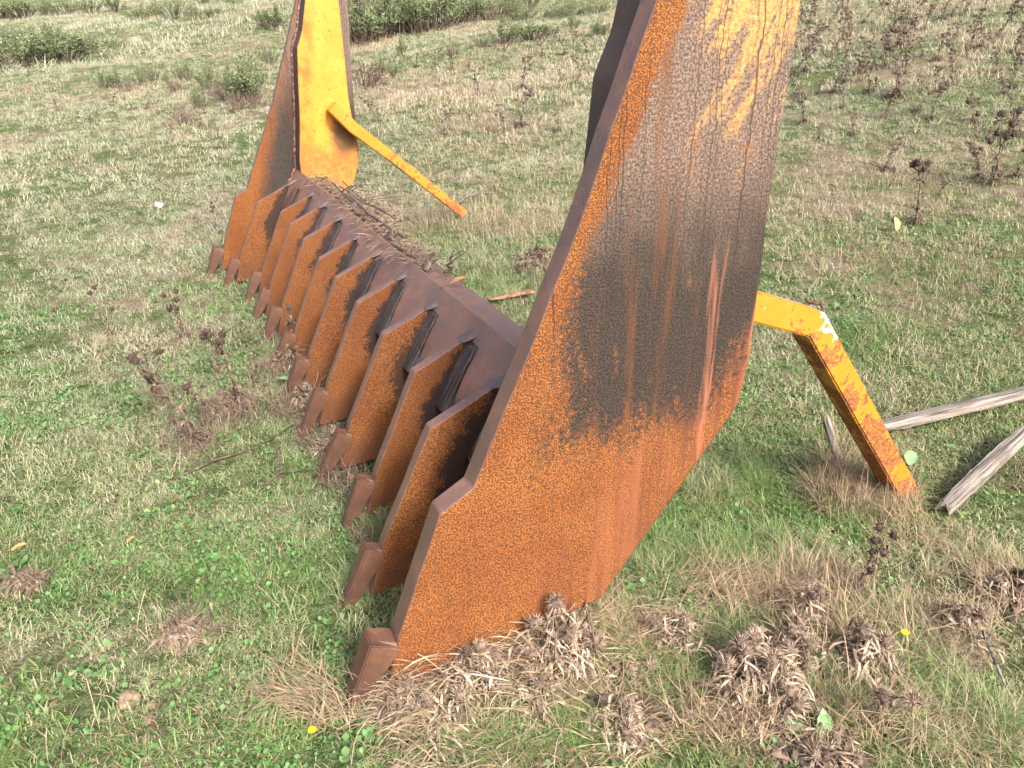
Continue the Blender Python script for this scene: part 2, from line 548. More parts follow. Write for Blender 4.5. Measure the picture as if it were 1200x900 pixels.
# ------------------------------------------------------------------ ground
def build_ground():
    nA, nR = 260, 230
    rr = np.concatenate([[0.0], 0.35 * (320 / 0.35) ** np.linspace(0, 1, nR)])
    V = [(0, 0, hz(0, 0))]
    aa = np.linspace(0, 2 * np.pi, nA, endpoint=False)
    X = rr[1:, None] * np.sin(aa)[None]; Y = rr[1:, None] * np.cos(aa)[None]
    Z = height(X, Y)
    V += list(zip(X.ravel(), Y.ravel(), Z.ravel()))
    F = [(0, 1 + (k + 1) % nA, 1 + k) for k in range(nA)]
    for i in range(nR):
        b0 = 1 + i * nA; b1 = b0 + nA
        if b1 + nA > len(V): break
        for k in range(nA):
            F.append((b0 + k, b0 + (k + 1) % nA, b1 + (k + 1) % nA, b1 + k))
    o = link('ground', mesh('ground', V, F, M['soil'], smooth=True))
    tag(o, 'grassy pasture ground rising gently to the right', 'ground', kind='structure')


build_ground()

# ------------------------------------------------------------------ the rake
ORI = Vector((-0.4144, 1.4476, 0.0))
AZ = R(24.43)
LEN = 4.35
rake = empty('clearing_rake', ORI, AZ)
tag(rake, 'big rusty clearing rake with tooth-tipped tine plates and yellow legs standing in the pasture', 'rake')
TS, TT = 0.068, 0.046

side_prof = [(0.10, 0.03), (0.138, 0.195), (0.265, 0.535), (0.352, 0.585), (0.600, 1.150), (0.785, 1.658), (0.96, 2.16), (1.185, 2.16),
             (1.173, 1.66), (1.160, 1.258), (1.166, 0.80), (1.150, 0.655), (0.739, 0.117), (0.40, 0.05)]
near = link('side_plate', prism('side_plate', side_prof, 0, TS, [M['side_near'], M['edge']], .006, 2, .0018, 3), rake)
near['label'] = 'near side plate, orange pitted rust below, dark scale and scraped yellow paint above'
farp = link('side_plate', prism('side_plate_far', side_prof, LEN - TS, LEN, [M['side_far'], M['edge']], .006, 2, .0018, 5), rake)
farp['label'] = 'far side plate, orange front strip beside dark scale'


def tooth_mesh(name, th, fx=.056):
    """cast tooth: wedge with a flared, notched collar that grips the end of the plate (local: tip at origin, rising along +x +z)"""
    bm = bmesh.new()
    # stations along the tooth from tip to collar: (front point, back point, half width)
    st = [((-.034, -.06), (-.012, -.066), .34), ((fx * .35 - .004, .075), (.062, .050), .58), ((fx - .006, .185), (.130, .145), .66), ((fx, .200), (.138, .165), .62)]
    rings = []
    for (a, b, hw) in st:
        hw *= th; c = .006
        ring = [(a[0] + c, -hw, a[1] - c * .3), (a[0], -hw + c, a[1]), (a[0], hw - c, a[1]), (a[0] + c, hw, a[1] - c * .3), (b[0], hw, b[1]), (b[0], -hw, b[1])]
        rings.append([bm.verts.new(p) for p in ring])
    for i in range(len(rings) - 1):
        for k in range(6):
            bm.faces.new((rings[i][k], rings[i][(k + 1) % 6], rings[i + 1][(k + 1) % 6], rings[i + 1][k]))
    bm.faces.new(rings[0])
    # collar top with a shallow notch: front lip raised at both sides
    top = rings[-1]
    mid1 = bm.verts.new((fx + .024, -th * .22, .187)); mid2 = bm.verts.new((fx + .024, th * .22, .187))
    bm.faces.new((top[0], top[1], mid1)); bm.faces.new((top[1], top[2], mid2, mid1)); bm.faces.new((top[2], top[3], mid2))
    b1 = bm.verts.new((.135, th * .5, .180)); b0 = bm.verts.new((.135, -th * .5, .180))
    bm.faces.new((top[3], top[4], b1, mid2)); bm.faces.new((top[5], top[0], mid1, b0)); bm.faces.new((mid1, mid2, b1, b0)); bm.faces.new((top[4], top[5], b0, b1))
    bmesh.ops.recalc_face_normals(bm, faces=bm.faces)
    bmesh.ops.bevel(bm, geom=[e for e in bm.edges if e.calc_face_angle(0) > .5], offset=.004, segments=2, affect='EDGES', clamp_overlap=True)
    return bm_mesh(name, bm, M['tooth'])


tooth_big = tooth_mesh('tooth_side', .062, .066)
tooth_small = tooth_mesh('tooth_tine', .045, .082)
link('tooth', tooth_big, near, (0, TS / 2, 0))
link('tooth', tooth_big, farp, (0, LEN - TS / 2, 0))

# tine plates, in the frame of their own tooth tip at (0.165, 0)
TX = 0.168
tine_prof = [(0.25, 0.02), (0.302, 0.205), (0.462, 0.555), (0.688, 0.664), (0.640, 0.55), (0.565, 0.42), (0.592, 0.30), (0.645, 0.18), (0.66, 0.10), (0.48, 0.04)]
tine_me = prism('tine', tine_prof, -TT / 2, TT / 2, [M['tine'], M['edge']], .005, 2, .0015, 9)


def bar_mesh():
    """rough square bar welded in the corner of tine and beam, on the near side, with a smeared weld at its upper end"""
    bm = bmesh.new()
    a = Vector((.684, 0, .642)); b = Vector((.550, 0, .408))
    d = (b - a).normalized(); nrm = Vector((-d.z, 0, d.x))
    if nrm.x > 0: nrm = -nrm
    rg = random.Random(4)
    rings = []
    n = 16
    for i in range(n + 1):
        t = i / n
        c = a + (b - a) * t
        y0, y1 = -TT / 2 - .070, -TT / 2 + .004
        q = lambda: rg.uniform(-.0012, .0012)
        lift = nrm * (.026 * min(1.0, .25 + t * 6))
        ring = [c - nrm * .02 + Vector((0, y1, 0)), c + lift + Vector((q(), y1, q())), c + lift * .93 + Vector((q(), y0 + .004 + q(), q())),
                c + lift * .80 + Vector((q(), y0 + q(), q())), c - nrm * .02 + Vector((0, y0, 0))]
        rings.append([bm.verts.new(p) for p in ring])
    for i in range(n):
        for k in range(5):
            bm.faces.new((rings[i][k], rings[i][(k + 1) % 5], rings[i + 1][(k + 1) % 5], rings[i + 1][k]))
    bm.faces.new(rings[0]); bm.faces.new(rings[-1])
    return bm_mesh('corner_bar', bm, M['bar'])


def blob_mesh(name, sx, sy, sz, mat, seed, sub=3, amp=.25, freq=2.2):
    bm = bmesh.new()
    bmesh.ops.create_icosphere(bm, subdivisions=sub, radius=1.0)
    rg = random.Random(seed); o = Vector((rg.uniform(0, 50), rg.uniform(0, 50), rg.uniform(0, 50)))
    from mathutils import noise as mn
    for v in bm.verts:
        k = 1 + amp * mn.noise(v.co * freq + o)
        v.co = Vector((v.co.x * sx * k, v.co.y * sy * k, v.co.z * sz * k))
    for f in bm.faces: f.smooth = True
    return bm_mesh(name, bm, mat)


bar_me = bar_mesh()
cap_me = blob_mesh('weld_cap', .050, .030, .010, M['weldgrey'], 2)
rgt = random.Random(21)
for k in range(1, 11):
    sy = LEN * (11 - k) / 11 + (TT / 2)
    dx = -0.09 if k in (1, 10) else rgt.uniform(-.006, .006)
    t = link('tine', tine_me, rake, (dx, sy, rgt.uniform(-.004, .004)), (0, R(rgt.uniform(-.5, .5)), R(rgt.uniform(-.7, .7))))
    link('tooth', tooth_small, t, (TX - .001, 0, -.008), (R(rgt.uniform(-3, 3)), R(rgt.uniform(-4, 2)), R(rgt.uniform(-4, 4))))
    if k not in (1, 10):
        link('corner_bar', bar_me, t)
        link('weld', cap_me, t, (.672, -.010, .652), (0, R(-25), 0))
    else:
        link('corner_bar', bar_me, t, (.09, 0, 0))
        link('weld', cap_me, t, (.70, -.010, .666), (0, R(-25), 0))

# beam behind the tines: front plate, top plate, back and bottom
def strip(name, pts, th, mat, y0, y1, ny=40, sag=.0025, seed=0):
    """rolled plate: poly-line profile (x, z) with thickness, slightly dented along its length"""
    rg = np.random.RandomState(seed)
    P = np.array(pts, float)
    n = len(P)
    tn = np.gradient(P, axis=0); tn /= np.linalg.norm(tn, axis=1)[:, None]
    nr = np.stack([-tn[:, 1], tn[:, 0]], 1)
    prof = np.concatenate([P, (P - nr * th)[::-1]])
    m = len(prof); V = []; F = []
    ys = np.linspace(y0, y1, ny)
    for j, yv in enumerate(ys):
        for i in range(m):
            dz = sag * (fbm(np.array(yv * 3 + seed), np.array(i * .5), 2) - .5) * 2
            V.append((prof[i, 0], yv, prof[i, 1] + dz))
    for j in range(ny - 1):
        for i in range(m):
            F.append((j * m + i, j * m + (i + 1) % m, (j + 1) * m + (i + 1) % m, (j + 1) * m + i))
    F.append(tuple(range(m))); F.append(tuple((ny - 1) * m + i for i in range(m))[::-1])
    me = mesh(name, V, F, mat)
    return me


Y0, Y1 = TS + .002, LEN - TS - .002
fp = [(0.672, 0.14), (0.650, 0.19), (0.60, 0.30), (0.575, 0.36), (0.565, 0.42), (0.578, 0.475), (0.605, 0.535), (0.642, 0.60), (0.680, 0.665), (0.704, 0.705)]
link('front_plate', strip('front_plate', fp, .03, M['beam'], Y0, Y1, 60, .002, 1), rake)
link('top_plate', strip('top_plate', [(0.715, 0.668), (0.76, 0.662), (0.81, 0.655), (0.872, 0.640)], .025, M['beam'], Y0, Y1, 60, .002, 2), rake)
link('back_plate', strip('back_plate', [(0.868, 0.61), (0.872, 0.45), (0.86, 0.325)], -.025, M['beam'], Y0, Y1, 20, .002, 3), rake)
link('bottom_plate', strip('bottom_plate', [(0.705, 0.165), (0.77, 0.235), (0.832, 0.318)], .025, M['beam'], Y0, Y1, 20, .002, 4), rake)

# boxed columns inside each side plate
col_prof = [(0.706, 0.655), (0.706, 0.782), (0.738, 1.05), (0.755, 1.30), (0.772, 1.50), (0.815, 1.60), (0.855, 1.78), (0.94, 2.12), (1.10, 2.12), (1.075, 1.78), (1.086, 1.186),
            (1.108, 0.936), (1.124, 0.82), (1.118, 0.72), (1.075, 0.61), (1.01, 0.545), (0.95, 0.525), (0.885, 0.525), (0.885, 0.655)]
CW = 0.165
link('box_column', prism('box_column', col_prof, TS + .001, TS + CW, [M['column'], M['colfront']], .008, 2), rake)
link('box_column', prism('box_column_far', col_prof, LEN - TS - CW, LEN - TS - .001, [M['column'], M['colfront']], .008, 2), rake)


def weld_line(pts, r, seed, name='weld_bead'):
    rg = random.Random(seed)
    path, rad = [], []
    for a, b in zip(pts[:-1], pts[1:]):
        a = Vector(a); b = Vector(b); n = max(3, int((b - a).length / .011))
        for i in range(n):
            path.append(tuple(a + (b - a) * (i / n) + Vector((rg.uniform(-.003, .003), rg.uniform(-.002, .002), rg.uniform(-.003, .003)))))
            rad.append(r * (rg.uniform(.75, 1.25)))
    V, F = tube_geo(path, rad, 6)
    return mesh(name, V, F, M['weld'], smooth=True)


yi = LEN - TS
front = [(p[0] - .004, yi - .002, p[1]) for p in col_prof[0:8]]
link('weld_bead', weld_line(front, .011, 1), rake)
link('weld_bead', weld_line([(.560, yi - .004, .43), (.602, yi - .004, .535), (.678, yi - .004, .672), (.70, yi - .004, .715)], .012, 2), rake)
yn_ = TS
link('weld_bead', weld_line([(p[0] - .004, yn_ + .002, p[1]) for p in col_prof[0:8]], .011, 3), rake)
link('weld_bead', weld_line([(.560, yn_ + .004, .43), (.602, yn_ + .004, .535), (.678, yn_ + .004, .672), (.70, yn_ + .004, .715)], .012, 4), rake)


# yellow support legs: flat box arm, mitred elbow, long box leg
def box_path(name, pts, w, h, mats, y, bev=.005):
    """rectangular section (w along y, h in the bending plane) along a path in (x, z), mitred at the bends"""
    bm = bmesh.new(); rings = []
    n = len(pts)
    for i, p in enumerate(pts):
        p = Vector((p[0], 0, p[1]))
        d0 = (p - Vector((pts[i - 1][0], 0, pts[i - 1][1]))).normalized() if i else None
        d1 = (Vector((pts[i + 1][0], 0, pts[i + 1][1])) - p).normalized() if i < n - 1 else None
        d = ((d0 or d1) + (d1 or d0)).normalized()
        nr = Vector((-d.z, 0, d.x))
        k = 1.0 / max(.5, (d0 or d1).dot(d))
        hh = h[i] if isinstance(h, (list, tuple)) else h
        ww = w[i] if isinstance(w, (list, tuple)) else w
        r = [p + nr * (hh / 2 * k) * a + Vector((0, y + ww / 2 * b, 0)) for a, b in ((1, -1), (1, 1), (-1, 1), (-1, -1))]
        rings.append([bm.verts.new(q) for q in r])
    for i in range(n - 1):
        for q in range(4):
            bm.faces.new((rings[i][q], rings[i][(q + 1) % 4], rings[i + 1][(q + 1) % 4], rings[i + 1][q]))
    bm.faces.new(rings[0]); bm.faces.new(rings[-1])
    bmesh.ops.recalc_face_normals(bm, faces=bm.faces)
    bmesh.ops.bevel(bm, geom=[e for e in bm.edges if e.calc_face_angle(0) > .3], offset=bev, segments=2, affect='EDGES', clamp_overlap=True)
    return bm_mesh(name, bm, mats)


legn = link('support_leg', box_path('support_leg', [(1.00, .985), (1.24, .898), (1.478, .812), (2.16, -.03)], .090, .082, M['yellow'], .12), rake)
legn['label'] = 'near bent yellow leg, pale bare patch on its upper arm'
link('weld_bead', weld_line([(1.508, .165, .86), (1.508, .075, .86)], .006, 7), legn)
yf = LEN - TS - CW - .07
legf = link('support_leg', box_path('support_leg_far', [(.945, 1.135), (1.075, .995), (1.36, .765), (1.55, .605), (1.88, .322)], [.11, .11, .088, .088, .08], [.078, .078, .066, .066, .062], M['yellow_far'], yf), rake)
legf['label'] = 'far bent yellow leg reaching back into the dry grass'
for (x, z) in ((1.20, .905), (1.42, .725)):
    link('collar', prism('collar', [(x - .046, z + .027), (x + .018, z + .018), (x - .002, z - .048), (x - .054, z - .010)][::-1], yf - .050, yf + .050, [M['yellow_far'], M['tooth']], .003, 1), legf)
#VEGETATION
# ------------------------------------------------------------------ grass and weeds (uncountable: instanced tufts)
HID = bpy.data.collections.new('tuft_library')      # never linked to the scene


def blades(rng, n, rad, h0, h1, wid, lean0, lean1, seg=3, bend=.5, mat='grass', name='tuft', plume=0.0):
    V, F, RN = [], [], []
    for i in range(n):
        r = rad * math.sqrt(rng.random()); th = rng.uniform(0, 6.283)
        x, y = r * math.cos(th), r * math.sin(th)
        ph = rng.uniform(0, 6.283); le = R(rng.uniform(lean0, lean1)); h = rng.uniform(h0, h1); w_ = wid * rng.uniform(.7, 1.3)
        q = rng.random()
        dx, dy = math.cos(ph), math.sin(ph)
        b = len(V); a = le
        px, py, pz = x, y, -.004
        for k in range(seg + 1):
            t = k / seg
            ww = w_ * (1 - t) ** .7 if not plume else w_ * (1 - .6 * t) + (plume if t > .6 else 0) * (1 - t) * 3
            if k == seg: V.append((px, py, pz)); RN.append(q)
            else:
                V.append((px - dy * ww, py + dx * ww, pz)); V.append((px + dy * ww, py - dx * ww, pz)); RN += [q, q]
            st = h / seg
            px += dx * math.sin(a) * st; py += dy * math.sin(a) * st; pz += math.cos(a) * st
            a += bend * rng.uniform(.4, 1.4) / seg * 2
        for k in range(seg - 1):
            F.append((b + 2 * k, b + 2 * k + 1, b + 2 * k + 3, b + 2 * k + 2))
        F.append((b + 2 * seg - 2, b + 2 * seg - 1, b + 2 * seg))
    return mesh(name, V, F, M[mat], rnd=RN)


def leaves(rng, n, rad, l0, l1, mat='weed', name='weed'):
    V, F, RN = [], [], []
    for i in range(n):
        r = rad * math.sqrt(rng.random()); th = rng.uniform(0, 6.283)
        ph = rng.uniform(0, 6.283); l = rng.uniform(l0, l1); w_ = l * rng.uniform(.28, .48); el = R(rng.uniform(5, 60))
        c = Vector((r * math.cos(th), r * math.sin(th), rng.uniform(.004, .022)))
        d = Vector((math.cos(ph) * math.cos(el), math.sin(ph) * math.cos(el), math.sin(el))); sd_ = Vector((-math.sin(ph), math.cos(ph), 0))
        nn = d.cross(sd_)
        b = len(V); q = rng.random()
        for (t, ww, dz) in ((0, .15, 0), (.35, 1, .06), (.7, .9, .04)):
            for sg in (-1, 1): V.append(tuple(c + d * l * t + sd_ * w_ * ww * sg - nn * dz * l)); RN.append(q)
        V.append(tuple(c + d * l)); RN.append(q)
        F += [(b, b + 1, b + 3, b + 2), (b + 2, b + 3, b + 5, b + 4), (b + 4, b + 5, b + 6)]
    return mesh(name, V, F, M[mat], rnd=RN)


def library(prefix, meshes):
    c = bpy.data.collections.new(prefix)
    for i, me in enumerate(meshes):
        o = bpy.data.objects.new('%s_%02d' % (prefix, i), me); c.objects.link(o)
    return c


def scatter(name, label, cat, P, scale, coll, nvar, tilt=.12, seed=0, squash=None):
    rs = np.random.RandomState(seed)
    n = len(P)
    me = bpy.data.meshes.new(name)
    me.vertices.add(n)
    me.vertices.foreach_set('co', np.asarray(P, np.float32).ravel())
    a = me.attributes.new('rot', 'FLOAT_VECTOR', 'POINT')
    rot = np.stack([rs.uniform(-tilt, tilt, n), rs.uniform(-tilt, tilt, n), rs.uniform(0, 6.283, n)], 1)
    a.data.foreach_set('vector', rot.astype(np.float32).ravel())
    a = me.attributes.new('scl', 'FLOAT_VECTOR', 'POINT')
    sc3 = np.repeat(np.asarray(scale)[:, None], 3, 1) * rs.uniform(.75, 1.3, (n, 1))
    if squash is not None: sc3[:, 2] *= squash
    a.data.foreach_set('vector', sc3.astype(np.float32).ravel())
    a = me.attributes.new('vid', 'INT', 'POINT')
    a.data.foreach_set('value', rs.randint(0, nvar, n).astype(np.int32))
    X_, Y_ = np.asarray(P)[:, 0], np.asarray(P)[:, 1]
    m_ = fbm(X_ * 3.0 + 12, Y_ * 3.0 + 50, 4)
    pa = .6 * (.5 + (fbm(X_ * .55 + 77, Y_ * .55 + 3, 4) - .5) * .8) + .5 * (.5 + (m_ - .5) * .8)
    q_ = np.clip((X_ + .3 * Y_ - .9) / 2.1, 0, 1)
    pa = pa + .08 * q_
    haze_amt = np.clip((Y_ - .25 * np.abs(X_ + .5) + np.clip(-X_, 0, 2) * .8 + (m_ - .5) * 4.5 - 1.9) / 5.5, 0, 1) * .74  # pale tint grows with distance: painted haze plus the drier back field
    for nm, arr in (('patch', pa), ('dew', haze_amt)):
        a = me.attributes.new(nm, 'FLOAT', 'POINT'); a.data.foreach_set('value', arr.astype(np.float32))
    o = link(name, me)
    g = bpy.data.node_groups.new(name + '_nodes', 'GeometryNodeTree')
    g.interface.new_socket('Geometry', in_out='INPUT', socket_type='NodeSocketGeometry')
    g.interface.new_socket('Geometry', in_out='OUTPUT', socket_type='NodeSocketGeometry')
    gi = g.nodes.new('NodeGroupInput'); go = g.nodes.new('NodeGroupOutput')
    ip = g.nodes.new('GeometryNodeInstanceOnPoints'); ci = g.nodes.new('GeometryNodeCollectionInfo')
    ci.inputs['Collection'].default_value = coll
    ci.inputs['Separate Children'].default_value = True; ci.inputs['Reset Children'].default_value = True

    def na(nm, ty):
        q = g.nodes.new('GeometryNodeInputNamedAttribute'); q.data_type = ty; q.inputs['Name'].default_value = nm
        return [k for k in q.outputs if k.enabled and k.name == 'Attribute'][0]
    e2r = g.nodes.new('FunctionNodeEulerToRotation')
    L_ = g.links.new
    L_(gi.outputs[0], ip.inputs['Points']); L_(ci.outputs[0], ip.inputs['Instance'])
    ip.inputs['Pick Instance'].default_value = True
    L_(na('vid', 'INT'), ip.inputs['Instance Index'])
    L_(na('rot', 'FLOAT_VECTOR'), e2r.inputs[0]); L_(e2r.outputs[0], ip.inputs['Rotation'])
    L_(na('scl', 'FLOAT_VECTOR'), ip.inputs['Scale'])
    L_(ip.outputs[0], go.inputs[0])
    md = o.modifiers.new('scatter', 'NODES'); md.node_group = g
    tag(o, label, cat, kind='stuff')
    return o


def field(rng, r0, r1, step, az=52, mask=None):
    """jittered points on the ground between two distances, in and around the view"""
    X, Y = np.meshgrid(np.arange(-r1, r1, step), np.arange(-.6, r1, step))
    X = X.ravel() + rng.uniform(-.5, .5, X.size) * step; Y = Y.ravel() + rng.uniform(-.5, .5, Y.size) * step
    d = np.hypot(X, Y); a = np.degrees(np.abs(np.arctan2(X, Y + .9)))
    k = (d >= r0) & (d < r1) & (a < az)
    X, Y = X[k], Y[k]
    if mask is not None:
        k = rng.rand(X.size) < mask(X, Y); X, Y = X[k], Y[k]
    return np.stack([X, Y, height(X, Y)], 1)


rng = random.Random(11); nrs = np.random.RandomState(5)
NTUFT = 8
turf = library('turf_tuft', [blades(rng, 46, .055, .018, .052, .0015, 10, 75, 3, .8) if i < 5 else blades(rng, 26, .045, .03, .085, .0023, 15, 70, 3, 1.0) for i in range(NTUFT)])
tall = library('tall_tuft', [blades(rng, 30, .04, .06, .17, .0015, 4, 50, 4, .8) for i in range(4)])
weed = library('weed_rosette', [leaves(rng, 26, .045, .005, .015) if i < 3 else leaves(rng, 12, .035, .009, .024) for i in range(4)])
straw = library('straw_tuft', [blades(rng, 13, .07, .05, .17, .0007, 5, 50, 4, .5, 'straw', 'straw', .0009) for i in range(5)])
straw_far = library('straw_clump', [blades(rng, 30, .16, .04, .13, .0016, 5, 50, 3, .5, 'straw', 'straw', .0014) for i in range(4)])

bare = lambda x, y: np.clip(1.5 - 2.2 * np.clip(fbm(x * 2.7, y * 2.7, 3) - .42, 0, 1) * 3.0, .5, 1)
P1 = field(nrs, 0, 4.2, .039, 54, bare)
P2 = field(nrs, 4.2, 9, .070, 47, bare)
P3 = field(nrs, 9, 22, .145, 44, bare)
P4 = field(nrs, 22, 75, .50, 40)
P = np.concatenate([P1, P2, P3, P4])
S = np.concatenate([np.full(len(P1), .76), np.full(len(P2), 1.0), np.full(len(P3), 1.7), np.full(len(P4), 5.0)])
scatter('grass', 'short green and yellowish pasture turf', 'grass', P, S, turf, NTUFT, .2, 1)
P0 = []
for (px, py, rx, ry, n) in ((800, 660, .22, .14, 90), (900, 660, .22, .14, 80), (960, 800, .22, .12, 130), (1060, 760, .2, .14, 110), (780, 800, .2, .1, 90), (600, 860, .25, .08, 110), (1120, 850, .15, .1, 70), (870, 760, .2, .12, 90), (985, 590, .2, .14, 60), (850, 560, .2, .14, 50), (1130, 660, .2, .14, 40), (700, 770, .2, .1, 60),
                          (560, 300, .5, .3, 60), (620, 330, .4, .3, 60), (430, 690, .1, .1, 30), (455, 620, .1, .1, 30)):
    c = at(px, py)
    for k in range(n):
        a = nrs.uniform(0, 6.283); r = math.sqrt(nrs.rand()); x, y = c.x + rx * r * math.cos(a), c.y + ry * r * math.sin(a)
        P0.append((x, y, hz(x, y)))
scatter('tall_grass', 'longer green grass growing through the dead thistles and around the rake', 'grass', P0, np.full(len(P0), .75), tall, 4, .25, 9)
wm = lambda x, y: np.clip((fbm(x * 1.9 + 31, y * 1.9, 3) - .36) * 2.4, 0.10, .8)
P1 = field(nrs, 0, 5.5, .060, 52, wm)
scatter('clover', 'low broad-leaved weeds and clover among the turf', 'weeds', P1, np.full(len(P1), 1.0), weed, 4, .25, 2)


M['litterleaf'] = mat_plain('leaf_litter', (0.055, 0.040, 0.026), (0.24, 0.180, 0.110), 8, use_rnd=True, bumpd=0)


def litter_var(rg):
    V, F, RN = [], [], []
    for i in range(16):
        a = rg.uniform(0, 6.283); r = .05 * math.sqrt(rg.random())
        b = len(V); q = rg.random(); ph = rg.uniform(0, 6.283); el = rg.uniform(-.2, .9); l = rg.uniform(.008, .026)
        d = Vector((math.cos(ph) * math.cos(el), math.sin(ph) * math.cos(el), math.sin(el))); sd_ = Vector((-math.sin(ph), math.cos(ph), rg.uniform(-.5, .5))) * l * rg.uniform(.03, .14)
        p = Vector((r * math.cos(a), r * math.sin(a), rg.uniform(.006, .028)))
        V += [tuple(p), tuple(p + d * l * .5 + sd_), tuple(p + d * l), tuple(p + d * l * .5 - sd_)]; RN += [q] * 4; F.append((b, b + 1, b + 2, b + 3))
    return mesh('litter', V, F, M['litterleaf'], rnd=RN)


lit = library('litter_patch', [litter_var(rng) for i in range(5)])
lm = lambda x, y: np.clip((fbm(x * 2.3 + 9, y * 2.3 + 71, 4) - .46) * 4.0, 0.04, .9)
P1 = field(nrs, 0, 9, .065, 52, lm); P1[:, 2] += .010
scatter('leaf_litter', 'brown dead leaves and stalk bits lying in the turf', 'litter', P1, np.full(len(P1), 1.0), lit, 5, .3, 6)


def straw_mask(k):
    def f(x, y):
        back = np.clip((y + x * .9 - 2.2) / 2.5, 0, 1)          # the field behind the rake is drier
        far = np.clip((np.hypot(x, y) - 4) / 4, 0, 1)
        m = np.clip((fbm(x * .75 + 3, y * .75 + 8, 5) - .40) * 2.6, 0, 1) * np.clip(.35 + (y * .45 + x) / 6.0, .22, 1)
        return k * m * np.maximum(np.maximum(back, far), .28) + .03 * k
    return f


P1 = field(nrs, .9, 8, .07, 48, straw_mask(.85))
P2 = field(nrs, 8, 22, .15, 44, straw_mask(.8))
P3 = field(nrs, 22, 75, .60, 40, straw_mask(.7))
scatter('straw_grass', 'thin dry straw-coloured grass stems standing in patches', 'dry grass', P1, np.full(len(P1), .8), straw, 5, .2, 3)
Pf = np.concatenate([P2, P3])
scatter('straw_grass', 'dry straw-coloured grass over the far slope', 'dry grass', Pf, np.concatenate([np.full(len(P2), 1.0), np.full(len(P3), 2.2)]), straw_far, 4, .2, 4)


# dry tussocks and lying hay close by: (pixel centre, radii along x and y in metres, count, blade length, lean range)
def hay_mesh(name, spots, seed, mat='hay'):
    rg = random.Random(seed)
    V, F, RN = [], [], []
    for (px, py, rx, ry, n, l0, l1, e0, e1, dirn, spread) in spots:
        c = at(px, py); n = int(n * 1.0); l1 *= .88
        for i in range(n):
            a = rg.uniform(0, 6.283); r = math.sqrt(rg.random())
            x = c.x + rx * r * math.cos(a); y = c.y + ry * r * math.sin(a)
            z = hz(x, y) + rg.uniform(0, .05)
            ph = R(dirn + rg.gauss(0, spread)); el = R(rg.uniform(e0, e1)); l = l0 + (l1 - l0) * rg.random() ** 1.6; wd = rg.choice((.0004, .0005, .0006, .0009, .0016)); el *= rg.choice((.35, .6, 1.0)); wd *= 1.7 if mat == 'thistle' else 1.0
            q = rg.random(); b = len(V); p = Vector((x, y, z)); seg = 4
            tw = rg.uniform(-1, 1)
            for k in range(seg + 1):
                d = Vector((math.cos(ph) * math.cos(el), math.sin(ph) * math.cos(el), math.sin(el)))
                sd_ = Vector((-math.sin(ph), math.cos(ph), rg.uniform(-.2, .2))).normalized()
                ww = wd * (1 - .75 * k / seg)
                V.append(tuple(p + sd_ * ww)); V.append(tuple(p - sd_ * ww)); RN += [q, q]
                p = p + d * (l / seg)
                el -= rg.uniform(-.10, .45); ph += tw * .25 + rg.uniform(-.3, .3)
                if p.z < hz(p.x, p.y) + .008: p.z = hz(p.x, p.y) + .008; el = abs(el) * .2
            for k in range(seg): F.append((b + 2 * k, b + 2 * k + 1, b + 2 * k + 3, b + 2 * k + 2))
    return mesh(name, V, F, M[mat], rnd=RN)


def hay(name, label, spots, seed, mat='hay'):
    return tag(link(name, hay_mesh(name, spots, seed, mat)), label, 'dry grass', kind='stuff')


hay('dry_grass', 'tangled pale dry grass lying along the foot of the near side plate', [
    (500, 800, .13, .09, 420, .06, .20, 5, 60, 170, 60), (600, 760, .17, .10, 760, .08, .26, 5, 65, 150, 70),
    (690, 735, .15, .10, 520, .08, .24, 5, 60, 120, 80), (640, 720, .10, .05, 200, .16, .32, 10, 35, 175, 18),
    (760, 760, .14, .09, 420, .08, .24, 5, 60, 150, 80), (690, 830, .16, .07, 380, .06, .18, 5, 60, 150, 90),
    (560, 850, .13, .06, 300, .06, .18, 5, 60, 170, 80)], 3)
hay('dry_grass', 'flattened sheaf of dry stems left of the near tooth', [(375, 830, .09, .05, 150, .14, .26, 4, 22, 165, 14), (400, 850, .08, .05, 120, .08, .2, 4, 50, 120, 60), (350, 800, .09, .06, 90, .08, .2, 4, 50, 150, 60)], 4)
hay('dry_grass', 'brown dry tussock around the foot of the near yellow leg', [
    (985, 590, .13, .10, 620, .10, .30, 45, 88, 90, 90), (1040, 600, .12, .10, 380, .08, .24, 40, 85, 90, 90), (1075, 640, .16, .12, 260, .08, .2, 25, 80, 90, 90), (985, 560, .10, .1, 200, .2, .36, 60, 88, 90, 90)], 5)
hay('dry_grass', 'matted dry grass among the dead thistles at lower right', [
    (830, 690, .15, .07, 320, .12, .28, 8, 40, 20, 20), (870, 720, .16, .09, 420, .10, .26, 5, 60, 60, 80), (1000, 760, .18, .12, 620, .10, .28, 30, 85, 90, 90),
    (1010, 850, .16, .08, 420, .08, .24, 20, 80, 90, 90), (930, 700, .14, .08, 260, .10, .26, 20, 80, 90, 80), (1120, 740, .16, .10, 240, .06, .18, 20, 80, 90, 90), (850, 860, .15, .06, 300, .06, .2, 10, 70, 90, 90), (1190, 700, .12, .10, 420, .08, .2, 15, 70, 60, 70)], 6)
hay('dead_stalks', 'brown matted dead stalks under the thistles at lower right', [
    (880, 760, .20, .12, 420, .04, .16, 5, 60, 90, 90), (980, 820, .2, .1, 420, .04, .16, 5, 70, 90, 90), (1080, 760, .18, .12, 300, .04, .16, 5, 70, 90, 90), (990, 590, .14, .1, 260, .06, .22, 30, 85, 90, 90), (800, 830, .2, .08, 300, .04, .14, 5, 50, 90, 90), (950, 690, .15, .08, 200, .05, .18, 10, 70, 90, 90)], 13, 'thistle')
